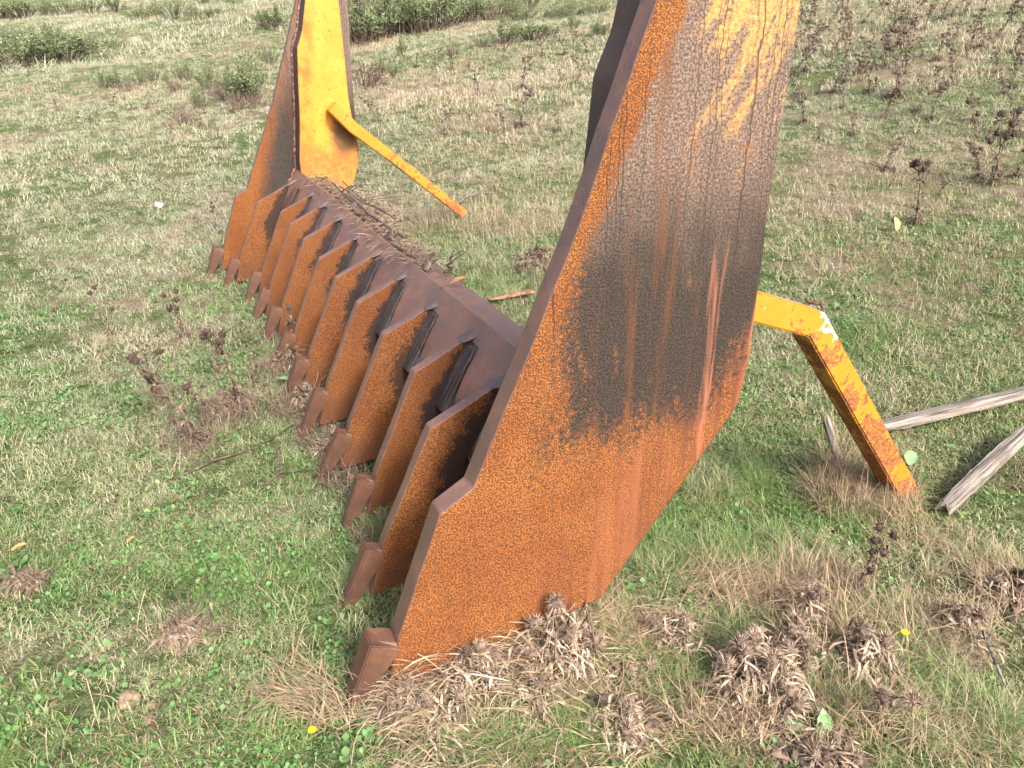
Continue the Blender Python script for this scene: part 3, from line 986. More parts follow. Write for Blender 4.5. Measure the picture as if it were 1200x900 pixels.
hay('dry_grass', 'dry stems caught between the tine teeth', [
    (460, 590, .10, .08, 200, .08, .2, 10, 75, 100, 90), (420, 540, .11, .08, 170, .08, .2, 10, 75, 100, 90), (395, 500, .11, .08, 150, .08, .2, 10, 75, 100, 90), (365, 460, .10, .1, 140, .06, .18, 10, 75, 100, 90),
    (470, 700, .06, .05, 60, .08, .2, 5, 50, 10, 40), (345, 420, .10, .1, 90, .06, .18, 10, 75, 100, 90)], 7)
hay('dead_stalks', 'dark brown dead stalks and leaves along the tooth line', [
    (435, 640, .07, .09, 120, .05, .16, 5, 80, 100, 90), (400, 565, .09, .12, 240, .05, .18, 5, 80, 100, 90), (375, 520, .10, .14, 240, .05, .18, 5, 80, 100, 90), (350, 480, .12, .15, 260, .05, .2, 5, 80, 100, 90),
    (325, 440, .12, .15, 200, .05, .2, 5, 80, 100, 90), (300, 400, .14, .2, 150, .05, .18, 5, 80, 100, 90), (270, 490, .16, .12, 260, .05, .2, 10, 80, 100, 90), (225, 525, .13, .10, 200, .05, .18, 10, 80, 100, 90),
    (190, 470, .12, .1, 110, .05, .18, 10, 80, 100, 90), (230, 740, .10, .07, 110, .05, .15, 5, 60, 100, 90), (25, 690, .1, .07, 90, .04, .12, 5, 60, 100, 90), (1180, 560, .1, .1, 60, .05, .15, 5, 60, 90, 90)], 12, 'thistle')
hay('dry_grass', 'tall pale tussock at the foot of the far yellow leg', [
    (540, 262, .34, .25, 520, .12, .36, 45, 88, 90, 90), (500, 262, .25, .2, 260, .10, .28, 45, 88, 90, 90), (600, 275, .4, .25, 420, .10, .32, 45, 88, 90, 90), (640, 270, .3, .25, 260, .10, .30, 45, 88, 90, 90)], 8, 'straw')

# ------------------------------------------------------------------ thistles
def strip_leaf(V, F, RN, p, ph, el, l, wd, rg, seg=4, curl=.7):
    b = len(V); q = rg.random(); p = Vector(p)
    for k in range(seg + 1):
        d = Vector((math.cos(ph) * math.cos(el), math.sin(ph) * math.cos(el), math.sin(el)))
        sd_ = (Vector((-math.sin(ph), math.cos(ph), 0)) + Vector((0, 0, rg.uniform(-.6, .6)))).normalized()
        ww = wd * math.sin(math.pi * (0.18 + .8 * k / seg)) * rg.uniform(.6, 1.2)
        V.append(tuple(p + sd_ * ww)); V.append(tuple(p - sd_ * ww)); RN += [q, q]
        p = p + d * (l / seg); el -= curl * rg.uniform(.4, 1.3); ph += rg.uniform(-.35, .35)
    for k in range(seg): F.append((b + 2 * k, b + 2 * k + 1, b + 2 * k + 3, b + 2 * k + 2))


def head_mesh(name, r, seed, mats=('head', 'fluff'), fluff=.3, n=70):
    """spiny seed head: lumpy core bristling with bracts, tuft of pale fluff on top"""
    rg = random.Random(seed)
    V, F, RN, MI = [], [], [], []
    V, F = tube_geo([(0, 0, -r * .9), (0, 0, -r * .5), (0, 0, 0), (0, 0, r * .55), (0, 0, r * .8)], [r * .25, r * .66, r * .8, r * .6, r * .2], 7, V, F)
    RN = [.3] * len(V); MI = [0] * len(F)
    for i in range(n):
        u = rg.uniform(-.8, 1); a = rg.uniform(0, 6.283); q = math.sqrt(max(0, 1 - u * u))
        d = Vector((q * math.cos(a), q * math.sin(a), u)); fl = rg.random() < fluff and u > -.2
        b = d * r * .6; l = r * rg.uniform(.5, 1.1) * (1.25 if fl else 1)
        s_ = d.cross(Vector((rg.uniform(-1, 1), rg.uniform(-1, 1), rg.uniform(-1, 1)))).normalized() * r * (.05 if fl else .13)
        k = len(V); V += [tuple(b + s_), tuple(b - s_), tuple(b + (d + Vector((0, 0, .25 if not fl else .5))).normalized() * l)]
        RN += [rg.random()] * 3; F.append((k, k + 1, k + 2)); MI.append(1 if fl else 0)
    return mesh(name, V, F, [M[mats[0]], M[mats[1]]], MI, rnd=RN)


HEADS = [head_mesh('flower_head', .016, i) for i in range(3)]
PALE = [head_mesh('seed_head', .019, 10 + i, ('thistle', 'fluff'), .82, 130) for i in range(3)]


def thistle_parts(seed, h=.45, nb=4, lean=.12, nleaf=16, base=18):
    rg = random.Random(seed)
    V, F = [], []
    tips = []
    la = rg.uniform(0, 6.283); path = []; n = 7
    for i in range(n + 1):
        t = i / n
        path.append((math.cos(la) * lean * h * t * t * 1.5 + rg.uniform(-.006, .006), math.sin(la) * lean * h * t * t * 1.5 + rg.uniform(-.006, .006), h * t - .01))
    tube_geo(path, [.0065 * (1 - .6 * i / n) for i in range(n + 1)], 5, V, F)
    tips.append(path[-1])
    for b in range(nb):
        i = rg.randint(3, n - 1); a = rg.uniform(0, 6.283); l = h * rg.uniform(.10, .24)
        p0 = Vector(path[i]); p1 = p0 + Vector((math.cos(a) * l * .6, math.sin(a) * l * .6, l * .35)); p2 = p1 + Vector((math.cos(a) * l * .25, math.sin(a) * l * .25, l * .6))
        tube_geo([tuple(p0), tuple(p1), tuple(p2)], [.0038, .003, .0022], 4, V, F); tips.append(tuple(p2))
    stem = mesh('stem', V, F, M['thistle'], rnd=[.5] * len(V), smooth=True)
    V, F, RN = [], [], []
    for i in range(nleaf):
        p = path[rg.randint(1, n - 1)]; strip_leaf(V, F, RN, p, rg.uniform(0, 6.283), rg.uniform(-.6, .7), h * rg.uniform(.08, .20), .007, rg)
    for i in range(base):
        strip_leaf(V, F, RN, (rg.uniform(-.03, .03), rg.uniform(-.03, .03), rg.uniform(.01, .06)), rg.uniform(0, 6.283), rg.uniform(-.1, .9), rg.uniform(.05, .13), .006, rg)
    for i in range(base * 2):
        strip_leaf(V, F, RN, (rg.uniform(-.02, .02), rg.uniform(-.02, .02), rg.uniform(.0, .02)), rg.uniform(0, 6.283), rg.uniform(.3, 1.4), rg.uniform(.06, .16), .0014, rg, 4, .35)
    return stem, mesh('withered_leaves', V, F, M['thistle'], rnd=RN), tips


TH = [thistle_parts(100 + i, .45, [3, 4, 2, 5, 3, 1][i], [.10, .22, .15, .3, .05, .4][i], [34, 40, 30, 44, 36, 28][i]) for i in range(6)]


def far_mesh(tp, i):
    """stem, leaves and heads of a far thistle in one mesh"""
    bm = bmesh.new()
    bm.from_mesh(tp[0]); bm.from_mesh(tp[1])
    for k, t in enumerate(tp[2]):
        m_ = HEADS[k % 3].copy(); m_.transform(Matrix.Translation(t) @ Matrix.Scale(1.25, 4)); bm.from_mesh(m_); bpy.data.meshes.remove(m_)
    me = bpy.data.meshes.new('thistle_far'); bm.to_mesh(me); bm.free()
    me.materials.append(M['thistle_far'])
    me.polygons.foreach_set('material_index', np.zeros(len(me.polygons), np.int32))
    return me


TF = [far_mesh(thistle_parts(140 + i, .45, [5, 6, 4, 7, 5, 3][i], [.10, .22, .15, .3, .05, .4][i], 44, 40), i) for i in range(6)]
nth = [0]


def thistle(px, py, hpx, label, group=None, v=None, far=False, heads=HEADS, hs=1.0, rz=None):
    p = at(px, py)
    dist = (Vector(CAM) - p).length
    h = max(.12, hpx / FPX * dist * 1.05)
    i = nth[0] % 6 if v is None else v; nth[0] += 1
    s_ = h / .45; rz = (nth[0] * 2.4) % 6.28 if rz is None else rz
    loc = (p.x, p.y, hz(p.x, p.y))
    if far:
        o = link('dead_thistle', TF[i], None, loc, (0, 0, rz)); o.scale = (s_ * 1.3, s_ * 1.3, s_)
    else:
        o = empty('dead_thistle', loc, rz); o.scale = (s_, s_, s_)
        link('stem', TH[i][0], o); link('withered_leaves', TH[i][1], o)
        for k, t in enumerate(TH[i][2]):
            q = link('flower_head', heads[k % 3], o, t, (random.Random(k + i).uniform(-.6, .6), random.Random(k + i + 9).uniform(-.6, .6), k)); q.scale = [hs * 1.0 / max(s_, .6)] * 3
    tag(o, label, 'thistle', group)
    return o


thistle(130, 394, 46, 'lone dark dead thistle stalk in the turf far left of the teeth', v=2)
thistle(217, 398, 56, 'bent dead thistle stalk midway between the far teeth and the left edge', v=3)
thistle(280, 478, 98, 'tallest dead thistle of the left turf with a cluster of dark heads', v=1, hs=1.3)
thistle(228, 522, 100, 'drooping dead thistle with a brown dry skirt left of the tines', v=3, hs=1.2)
thistle(186, 468, 52, 'thin dead thistle stalk leaning behind the drooping one', v=2)
thistle(66, 366, 28, 'small dead thistle stalk near the left edge', v=5)
thistle(345, 420, 60, 'dead thistle growing up against the middle tine teeth', v=0)
thistle(388, 470, 40, 'short brown dead thistle between two middle teeth', v=3)
thistle(254, 268, 26, 'small dead thistle stalk beside the far tooth', v=4)
_r = random.Random(8)
for (x, y, h) in ((255, 440, 40), (300, 455, 46), (320, 490, 44), (350, 520, 40), (240, 500, 50), (205, 500, 44), (330, 560, 34), (175, 440, 34), (385, 560, 36), (410, 600, 34)):
    thistle(x, y, h, 'thin brown dead stalk in the turf before the teeth', 'thin dead stalks before the teeth', v=_r.choice((0, 2, 4)), hs=.8)
RZ = lambda x, y: (880 + x / 3.0, y / 3.0)
thistle(*RZ(850, 655), 66, 'big dark dead thistle clump by the right edge of the far field', v=3, hs=1.6)
thistle(*RZ(575, 790), 62, 'many-stemmed dead thistle nearest behind the side plate', v=1, hs=1.5)
thistle(*RZ(790, 492), 32, 'dead thistle with drooping dark heads in pale tall grass at right', v=5, hs=1.4)
G1 = 'dead thistles on the slope behind the near side plate'
for (x, y, h) in ((505, 345, 160), (585, 395, 70), (700, 300, 85), (415, 330, 80), (290, 325, 60), (185, 435, 80), (240, 488, 40), (360, 205, 65), (500, 112, 100), (670, 75, 75),
                  (770, 180, 80), (870, 135, 80), (940, 155, 70), (695, 165, 50), (650, 215, 65), (740, 62, 35), (860, 262, 60), (230, 155, 55), (340, 125, 50), (395, 85, 45), (190, 255, 90),
                  (325, 380, 50), (510, 455, 36), (435, 245, 75), (470, 235, 75), (805, 172, 70), (285, 712, 42), (500, 655, 50), (235, 332, 42), (660, 692, 30), (535, 235, 60), (900, 340, 40),
                  (610, 110, 60), (560, 90, 70), (430, 150, 50), (640, 40, 50), (820, 40, 45), (900, 60, 50), (300, 60, 40), (460, 60, 50), (720, 130, 50), (600, 200, 50), (930, 250, 40), (545, 150, 60),
                  (225, 60, 45), (200, 110, 50), (270, 110, 45), (330, 190, 50), (280, 240, 60), (255, 200, 50), (380, 290, 50)):
    thistle(*RZ(x, y), h / 3.0 * 1.1, 'brown dead thistle on the grassy slope right of the near side plate', G1, far=True)
_r = random.Random(50)
for k in range(46):
    x = _r.uniform(925, 1195); y = 10 + 250 * _r.random() ** 1.4
    thistle(x, y, _r.uniform(9, 20) * (1 + y / 200), 'brown dead thistle on the grassy slope right of the near side plate', G1, far=True)
G2 = 'dead thistles in the middle field between the side plates'
CZ = lambda x, y: (400 + x / 3.75, y / 3.75)
for (x, y, h) in ((600, 422, 92), (795, 395, 115), (785, 562, 130), (715, 582, 100), (470, 582, 90), (950, 582, 80), (875, 532, 42), (960, 362, 45), (1050, 342, 70), (665, 402, 36), (155, 540, 90),
                  (570, 562, 60), (605, 562, 60), (885, 252, 70), (490, 310, 60), (560, 300, 50), (710, 260, 50), (1020, 220, 60), (985, 240, 60), (330, 300, 50), (410, 290, 60), (1075, 230, 55), (930, 200, 60)):
    thistle(*CZ(x, y), h / 3.75 * 1.05, 'thin brown dead thistle stalk in the field seen between the two side plates', G2, far=True)
G3 = 'small dead thistles in the far left pasture'
for (x, y, h) in ((107, 152, 12), (133, 125, 14), (235, 150, 22), (240, 125, 14), (255, 160, 12), (205, 165, 16), (35, 90, 12), (172, 128, 14), (68, 130, 10), (265, 175, 12)):
    thistle(x, y, h, 'small brown dead thistle in the far left pasture', G3, far=True)


# collapsed thistle clumps in the foreground
def clump(px, py, wd, hgt, label, seed, nleaf=170, nheads=9, pale=.5):
    rg = random.Random(seed); p = at(px, py); nleaf = int(nleaf * 1.6); nheads = (nheads + 1) // 2 if pale > .3 else nheads; wd *= 1.15; hgt *= 1.1
    o = empty('thistle_clump', (p.x, p.y, hz(p.x, p.y)))
    V, F = [], []
    for i in range(6):
        a = rg.uniform(0, 6.283); r = wd * rg.uniform(.2, .7)
        pts = [(rg.uniform(-.3, .3) * wd, rg.uniform(-.3, .3) * wd, 0), (math.cos(a) * r * .5, math.sin(a) * r * .5, hgt * rg.uniform(.5, .9)), (math.cos(a) * r, math.sin(a) * r, hgt * rg.uniform(.4, 1.1)), (math.cos(a) * r * 1.3, math.sin(a) * r * 1.3, hgt * rg.uniform(.1, .7))]
        tube_geo(pts, [.006, .0045, .0038, .0028], 5, V, F)
    link('stems', mesh('stems', V, F, M['thistle'], rnd=[.7] * len(V), smooth=True), o)
    for mat, cnt, wd_, l0, l1 in (('fluff', int(nleaf * pale), .004, .03, .09), ('thistle', int(nleaf * (1 - pale)), .007, .03, .09), ('hay', nleaf, .0011, .05, .14), ('fluff', nleaf, .0009, .02, .06)):
        V, F, RN = [], [], []
        for i in range(cnt):
            a = rg.uniform(0, 6.283); r = wd * math.sqrt(rg.random()); z = hgt * (1 - (r / wd) ** 2) * rg.uniform(.25, 1.0)
            strip_leaf(V, F, RN, (r * math.cos(a), r * math.sin(a), z), rg.uniform(0, 6.283), rg.uniform(-.9, .8), rg.uniform(l0, l1), wd_, rg, 4, .5)
        link({'fluff': 'pale_leaves', 'thistle': 'withered_leaves', 'hay': 'dry_stalks'}[mat], mesh('withered_leaves', V, F, M[mat], rnd=RN), o)
    for i in range(nheads):
        a = rg.uniform(0, 6.283); r = wd * rg.uniform(.1, .95); z = hgt * (1.05 - (r / wd) ** 2 * .8)
        q = link('seed_head', (PALE if rg.random() < .2 + pale else HEADS)[i % 3], o, (r * math.cos(a), r * math.sin(a), z), (rg.uniform(-1.2, 1.2), rg.uniform(-1.2, 1.2), 0)); k = rg.uniform(.7, 1.25); q.scale = (k, k, k)
    tag(o, label, 'thistle', 'collapsed thistle clumps around the near side plate')
    return o


clump(885, 815, .135, .16, 'largest collapsed dead thistle clump, grey-brown, at the bottom of the picture', 1, 420, 20, .72)
clump(955, 893, .10, .05, 'low dead thistle clump at the very bottom edge beside the green leaf', 2, 160, 8, .35)
clump(655, 782, .11, .19, 'pale fluffy dead thistle clump leaning on the near side plate', 3, 320, 14, .85)
clump(560, 812, .11, .12, 'flat pale dead thistle clump just right of the near tooth', 4, 200, 8, .7)
clump(475, 832, .07, .07, 'small pale thistle clump hiding the tip of the near tooth', 5, 130, 6, .8)
clump(735, 800, .11, .06, 'flat brown thistle clump between the side plate and the largest clump', 6, 170, 7, .6)
clump(945, 735, .09, .11, 'dead thistle clump with dark heads above the largest clump', 7, 140, 10, .35)
clump(1125, 752, .08, .10, 'dead thistle with drooping dark heads right of the yellow flower', 8, 90, 9, .35)
clump(1185, 705, .09, .08, 'brown dead thistle clump at the right edge below the timber', 9, 130, 5, .3)
clump(268, 475, .11, .05, 'brown dry leaf litter skirt at the tallest left thistle', 10, 130, 2, .1)
clump(635, 312, .16, .10, 'dark dead thistle clump behind the beam beside the near side plate', 11, 150, 9, .15)
clump(440, 258, .22, .12, 'grey dry plant mat at the far end of the beam', 12, 260, 3, .75)
clump(368, 478, .09, .10, 'brown dead weed clump before the seventh tooth', 21, 130, 4, .25)
clump(398, 530, .09, .09, 'brown dead weed clump between the eighth and ninth teeth', 22, 130, 3, .3)
clump(338, 428, .10, .10, 'dark dead weed clump at the fifth and sixth teeth', 23, 130, 5, .15)
clump(440, 600, .07, .07, 'low dry weed clump behind the ninth tooth', 24, 110, 2, .5)
clump(215, 745, .05, .035, 'small flat brown weed clump in the lower left turf', 25, 70, 0, .2)
clump(28, 685, .05, .04, 'small flat brown weed clump at the left edge', 26, 70, 0, .2)
clump(520, 850, .09, .08, 'pale dead thistle clump at the bottom below the near tooth', 31, 170, 6, .85)
clump(625, 840, .10, .08, 'tangled tan thistle clump at the bottom centre', 32, 190, 7, .8)
clump(720, 855, .09, .07, 'brown thistle clump at the bottom right of centre', 33, 170, 6, .6)
clump(790, 760, .10, .09, 'tan thistle clump close left of the largest clump', 34, 170, 6, .75)
clump(930, 780, .10, .12, 'grey thistle clump leaning on the right of the largest clump', 35, 200, 10, .6)
clump(1010, 790, .08, .13, 'tall brown thistle clump behind the upright green leaf', 36, 150, 7, .6)
thistle(1000, 700, 70, 'dark leaning thistle stalk between the yellow leg and the yellow flower', v=3, hs=1.2, rz=.4)
thistle(1020, 850, 95, 'pale upright thistle stalk right of the green leaf', v=5, heads=PALE)

# ------------------------------------------------------------------ shrubs
def shrub_parts(seed, nsh=26, w=.5, h=.6, leafy=1.0, mat='shrub'):
    rg = random.Random(seed)
    V, F, LV, LF, LR = [], [], [], [], []
    for i in range(nsh):
        a = rg.uniform(0, 6.283); r = w * math.sqrt(rg.random()); hh = h * (1 - .55 * (r / w) ** 2) * rg.uniform(.6, 1.1)
        b = Vector((math.cos(a) * r * .35, math.sin(a) * r * .35, -.03)); t = Vector((math.cos(a) * r, math.sin(a) * r, hh))
        m_ = b.lerp(t, .5) + Vector((rg.uniform(-.04, .04), rg.uniform(-.04, .04), .04))
        tube_geo([tuple(b), tuple(m_), tuple(t)], [.010, .007, .003], 4, V, F)
        nl = int(80 * leafy); q0 = rg.random()
        for k in range(nl):
            u = rg.uniform(.25, 1.0) ** .7
            p = (b.lerp(m_, u * 2) if u < .5 else m_.lerp(t, u * 2 - 1)) + Vector((rg.gauss(0, .022), rg.gauss(0, .022), rg.gauss(0, .02)))
            ph = rg.uniform(0, 6.283); el = rg.uniform(-.1, 1.3); l = rg.uniform(.018, .05)
            d = Vector((math.cos(ph) * math.cos(el), math.sin(ph) * math.cos(el), math.sin(el))); s_ = d.cross(Vector((rg.uniform(-1, 1), rg.uniform(-1, 1), rg.uniform(-1, 1)))).normalized() * l * .20
            z = len(LV); LV += [tuple(p), tuple(p + d * l * .5 + s_), tuple(p + d * l), tuple(p + d * l * .5 - s_)]
            LF.append((z, z + 1, z + 2, z + 3)); LR += [min(1, max(0, q0 * .5 + rg.random() * .5 + (u - .7) * .5))] * 4
    return mesh('stems', V, F, M['shrubstem']), mesh('foliage', LV, LF, M[mat], rnd=LR)


M['dryshrub'] = mat_plain('dry_shrub_leaves', (0.09, 0.062, 0.050), (0.26, 0.19, 0.155), 8, use_rnd=True, bumpd=0)
SH = [shrub_parts(200 + i, [24, 34, 18, 40, 28][i], [.34, .55, .25, .7, .45][i], [.5, .5, .62, .55, .7][i]) for i in range(5)]
SD = [shrub_parts(300 + i, 30, .45, .45, .28, 'dryshrub') for i in range(2)]
ns = [0]


def shrub(px, py, hpx, label, group, v=None, dry=False, wide=1.0):
    p = at(px, py); dist = (Vector(CAM) - p).length
    h = hpx / FPX * dist * .88
    L_ = SD if dry else SH
    i = (ns[0] % len(L_)) if v is None else v; ns[0] += 1
    hv = [.5, .5, .62, .55, .7][i] if not dry else .45
    k = h / hv
    o = empty('shrub', (p.x, p.y, hz(p.x, p.y)), (ns[0] * 1.9) % 6.28); o.scale = (k * wide, k * wide, k)
    link('stems', L_[i][0], o); link('foliage', L_[i][1], o)
    tag(o, label, 'shrub', group)


ORD = ['leftmost', 'second', 'third', 'fourth', 'fifth', 'sixth', 'seventh', 'eighth', 'ninth', 'tenth', 'eleventh', 'twelfth', 'thirteenth', 'fourteenth', 'fifteenth', 'sixteenth']


def ordered(spots):
    q = sorted(spots, key=lambda t: t[0])
    return [(t, ORD[i] + (' bush' if i == 0 else ' bush from the left')) for i, t in enumerate(q)]


GA = 'dark bushes along the far left skyline'
for (x, y, h), n in ordered(((5, 22, 20), (28, 22, 22), (55, 20, 20), (80, 18, 18), (105, 16, 20), (135, 14, 18), (165, 24, 16), (185, 22, 20), (205, 22, 20), (228, 22, 14), (250, 20, 12), (240, 6, 10), (275, 6, 8), (310, 30, 18), (322, 34, 24), (255, 4, 8))):
    shrub(x, y, h, n + ' in the dark green far band along the top left', GA, wide=1.25)
GB = 'low bushes of the left thicket'
for (x, y, h), n in ordered(((8, 78, 34), (30, 76, 36), (52, 74, 40), (75, 72, 36), (95, 68, 30), (115, 62, 22), (20, 60, 24), (62, 56, 24))):
    shrub(x, y, h, n + ' in the grey-green low thicket at the left edge', GB, wide=1.25)
GC = 'scattered green bushes behind the far side plate on its left'
for (x, y, h), n in ordered(((122, 103, 18), (137, 104, 20), (165, 102, 22), (178, 96, 20), (195, 98, 14), (222, 96, 24), (245, 106, 28), (256, 112, 30), (233, 128, 22), (284, 122, 44), (296, 118, 52), (316, 78, 26), (210, 94, 20), (270, 100, 26))):
    shrub(x, y, h, n + ' in the scattered green row left of the far side plate', GC, v=(2, 4, 0)[int(x) % 3], wide=.85)
for (x, y, h), n in ordered(((150, 108, 14), (205, 108, 16), (265, 116, 22), (280, 130, 20), (215, 145, 22), (125, 118, 8), (300, 128, 18))):
    shrub(x, y, h, n + ' among the brown dry ones left of the far side plate', 'dry bushes in the scattered row', dry=True)
GD = 'dense thicket beyond the far yellow leg'
for (x, y, h), n in ordered(((398, 52, 60), (412, 55, 60), (428, 52, 62), (445, 46, 60), (462, 42, 56), (482, 40, 52), (500, 36, 50), (520, 33, 46), (540, 28, 40), (560, 25, 36), (580, 21, 32), (600, 16, 26), (622, 11, 20), (430, 36, 50), (470, 28, 40), (510, 20, 30))):
    shrub(x, y, h, n + ' in the dense dark thicket beyond the far yellow leg', GD, wide=.9)
for (x, y, h), n in ordered(((410, 40, 50), (432, 42, 55), (455, 34, 50), (475, 34, 40), (495, 26, 40))):
    shrub(x, y, h, n + ' among grey leafless ones in the top thicket', 'grey leafless bushes in the thicket', dry=True, wide=.8)
shrub(592, 52, 27, 'round bright green bush below the top thicket', None, v=0, wide=1.3)
shrub(625, 46, 22, 'wide green bush right of the round one', None, v=1, wide=1.6)
shrub(470, 66, 22, 'small green bush below the top thicket with dry stems', None, v=2)
shrub(565, 56, 16, 'small bush left of the round bright green bush', None, v=4)
shrub(428, 103, 36, 'sprawling brown leafless bush right of the yellow column', None, dry=True, v=0)
shrub(449, 88, 24, 'green bush beside the sprawling leafless bush', None, v=4)
shrub(463, 90, 14, 'tiny green bush right of the leafless bush', None, v=0)
shrub(530, 66, 14, 'dry brown bush in the middle field below the thicket', None, dry=True, v=1)
GE = 'little green bushes on the upper slope beside the near side plate'
for (x, y, h), n in ordered(((640, 20, 8), (653, 20, 14), (665, 17, 18), (676, 18, 10), (683, 18, 8), (697, 16, 14), (709, 13, 10), (670, 36, 18), (702, 42, 20), (712, 40, 14), (590, 28, 12), (604, 24, 12), (620, 22, 12))):
    shrub(x, y, h, n + ' among little green ones on the upper slope', GE)

# ------------------------------------------------------------------ post
p = at(463, 30)
post = empty('marker_post', (p.x, p.y, hz(p.x, p.y)))
V, F = tube_geo([(0, 0, -.1), (.003, 0, .3), (0, .004, .62)], [.035, .033, .032], 8)
link('post', mesh('post', V, F, M['post'], smooth=True), post)
V, F = tube_geo([(0, 0, .60), (0, 0, .64), (0, 0, .74), (0, 0, .76)], [.05, .055, .055, .03], 8)
link('cap', mesh('cap', V, F, M['cap'], smooth=True), post)
tag(post, 'pinkish post with an orange top standing in the thicket', 'post')

# ------------------------------------------------------------------ timbers, sticks, stones, leaves, flowers
def timber(name, a, b, wd, th, label, seed, roll=0.0, lift=.02, cat='timber', mat='timber', split=.0):
    """split weathered rail with ragged ends, lying on the ground from a to b"""
    rg = random.Random(seed)
    a = Vector(a); b = Vector(b); d = b - a; L = d.length
    bm = bmesh.new(); n = 14; rings = []
    m = 8
    wave = [rg.uniform(.8, 1.15) for k in range(m)]
    for i in range(n + 1):
        t = i / n; tap = 1 - .25 * abs(t - .5)
        bow = math.sin(t * math.pi) * .004
        ring = []
        for k in range(m):
            an = 2 * math.pi * (k + .5) / m
            y = max(-1, min(1, 1.25 * math.cos(an))) * wd / 2 * tap * wave[k] * rg.uniform(.94, 1.06); z = max(-1, min(1, 1.25 * math.sin(an))) * th / 2 * tap * wave[(k + 3) % m] * rg.uniform(.92, 1.08)
            ox = rg.uniform(-.05, .05) * (1 if i in (0, n) else 0)
            ring.append(bm.verts.new((L * t + ox, y + bow, z)))
        rings.append(ring)
    for i in range(n):
        for k in range(m): bm.faces.new((rings[i][k], rings[i][(k + 1) % m], rings[i + 1][(k + 1) % m], rings[i + 1][k]))
    bm.faces.new(rings[0]); bm.faces.new(rings[-1])
    o = link(name, bm_mesh(name, bm, M[mat]))
    o.rotation_mode = 'QUATERNION'
    from mathutils import Quaternion
    o.rotation_quaternion = d.to_track_quat('X', 'Z') @ Quaternion((1, 0, 0), roll)
    o.location = a + Vector((0, 0, lift))
    return tag(o, label, cat)


def gp(px, py, dz=0.0):
    q = at(px, py); return Vector((q.x, q.y, hz(q.x, q.y) + dz))


timber('weathered_rail', gp(1035, 510, .02), gp(1262, 458, .03), .068, .05, 'long weathered grey split rail lying behind the near yellow leg', 1)
timber('weathered_board', gp(1106, 606, .02), gp(1196, 528, .05), .062, .045, 'short weathered grey timber lying right of the near yellow leg foot', 2, R(38))
timber('stick', gp(990, 565, .0), gp(962, 536, .13), .032, .028, 'grey broken stick poking from the dry tussock left of the yellow leg', 3, cat='stick')
timber('bark_piece', gp(580, 358, .02), gp(622, 350, .02), .07, .012, 'flat reddish piece of bark behind the beam', 4, cat='bark', mat='bark', lift=.02)


def twig(name, pts, r, label, cat='twig', mat='twig', group=None, sub=None):
    V, F = tube_geo([tuple(q) for q in pts], [r * (1 - .55 * i / (len(pts) - 1)) for i in range(len(pts))], 6)
    for s_ in (sub or []):
        tube_geo([tuple(q) for q in s_], [r * .55, r * .4, r * .25][:len(s_)], 5, V, F)
    o = link(name, mesh(name, V, F, M[mat], smooth=True))
    return tag(o, label, cat, group)


def rk(x, s_, z):
    """rake frame to world"""
    c, n = math.cos(AZ), math.sin(AZ)
    return Vector((ORI.x + x * c - s_ * n, ORI.y + x * n + s_ * c, z))


rg = random.Random(77)


def plate_hay(name, label, n, seed, mat):
    """dry stems heaped against the outside of the near side plate"""
    rg = random.Random(seed); V, F, RN = [], [], []
    for i in range(n):
        b = rg.uniform(.04, 1.0); o_ = .012 + .42 * rg.random() ** 1.3
        p = rk(b, -o_, 0); p.z = hz(p.x, p.y) + rg.uniform(0, .10 + .05 * math.sin(b * 4)) * max(.2, 1 - o_ * 2.2)
        strip_leaf(V, F, RN, p, AZ + rg.choice((0, math.pi)) + rg.gauss(0, .5) - .25, rg.uniform(-.1, .55), rg.uniform(.04, .20), rg.choice((.0004, .0006, .0008, .0012, .0022)), rg, 5, .30)
    return tag(link(name, mesh(name, V, F, M[mat], rnd=RN)), label, 'dry grass', kind='stuff')


plate_hay('dry_grass', 'heap of dry stems pressed against the outside of the near side plate', 1900, 31, 'hay')
plate_hay('dead_stalks', 'dark dead leaves in the heap against the near side plate', 700, 32, 'thistle')
plate_hay('dry_grass', 'pale thistle fluff and bleached stems in the heap by the near side plate', 500, 33, 'fluff')
# litter along the top of the beam
def litter(name, label, n, s0, s1, x0, x1, zb, l0, l1, seed, mat, wd=.0012):
    rg = random.Random(seed); V, F, RN = [], [], []
    for i in range(n):
        p = rk(rg.uniform(x0, x1), rg.uniform(s0, s1), zb + rg.uniform(0, .05))
        strip_leaf(V, F, RN, p, rg.uniform(0, 6.283), rg.uniform(-.1, .5), rg.uniform(l0, l1), wd * rg.uniform(.6, 1.6), rg, 4, .18)
    return tag(link(name, mesh(name, V, F, M[mat], rnd=RN)), label, 'litter', kind='stuff')


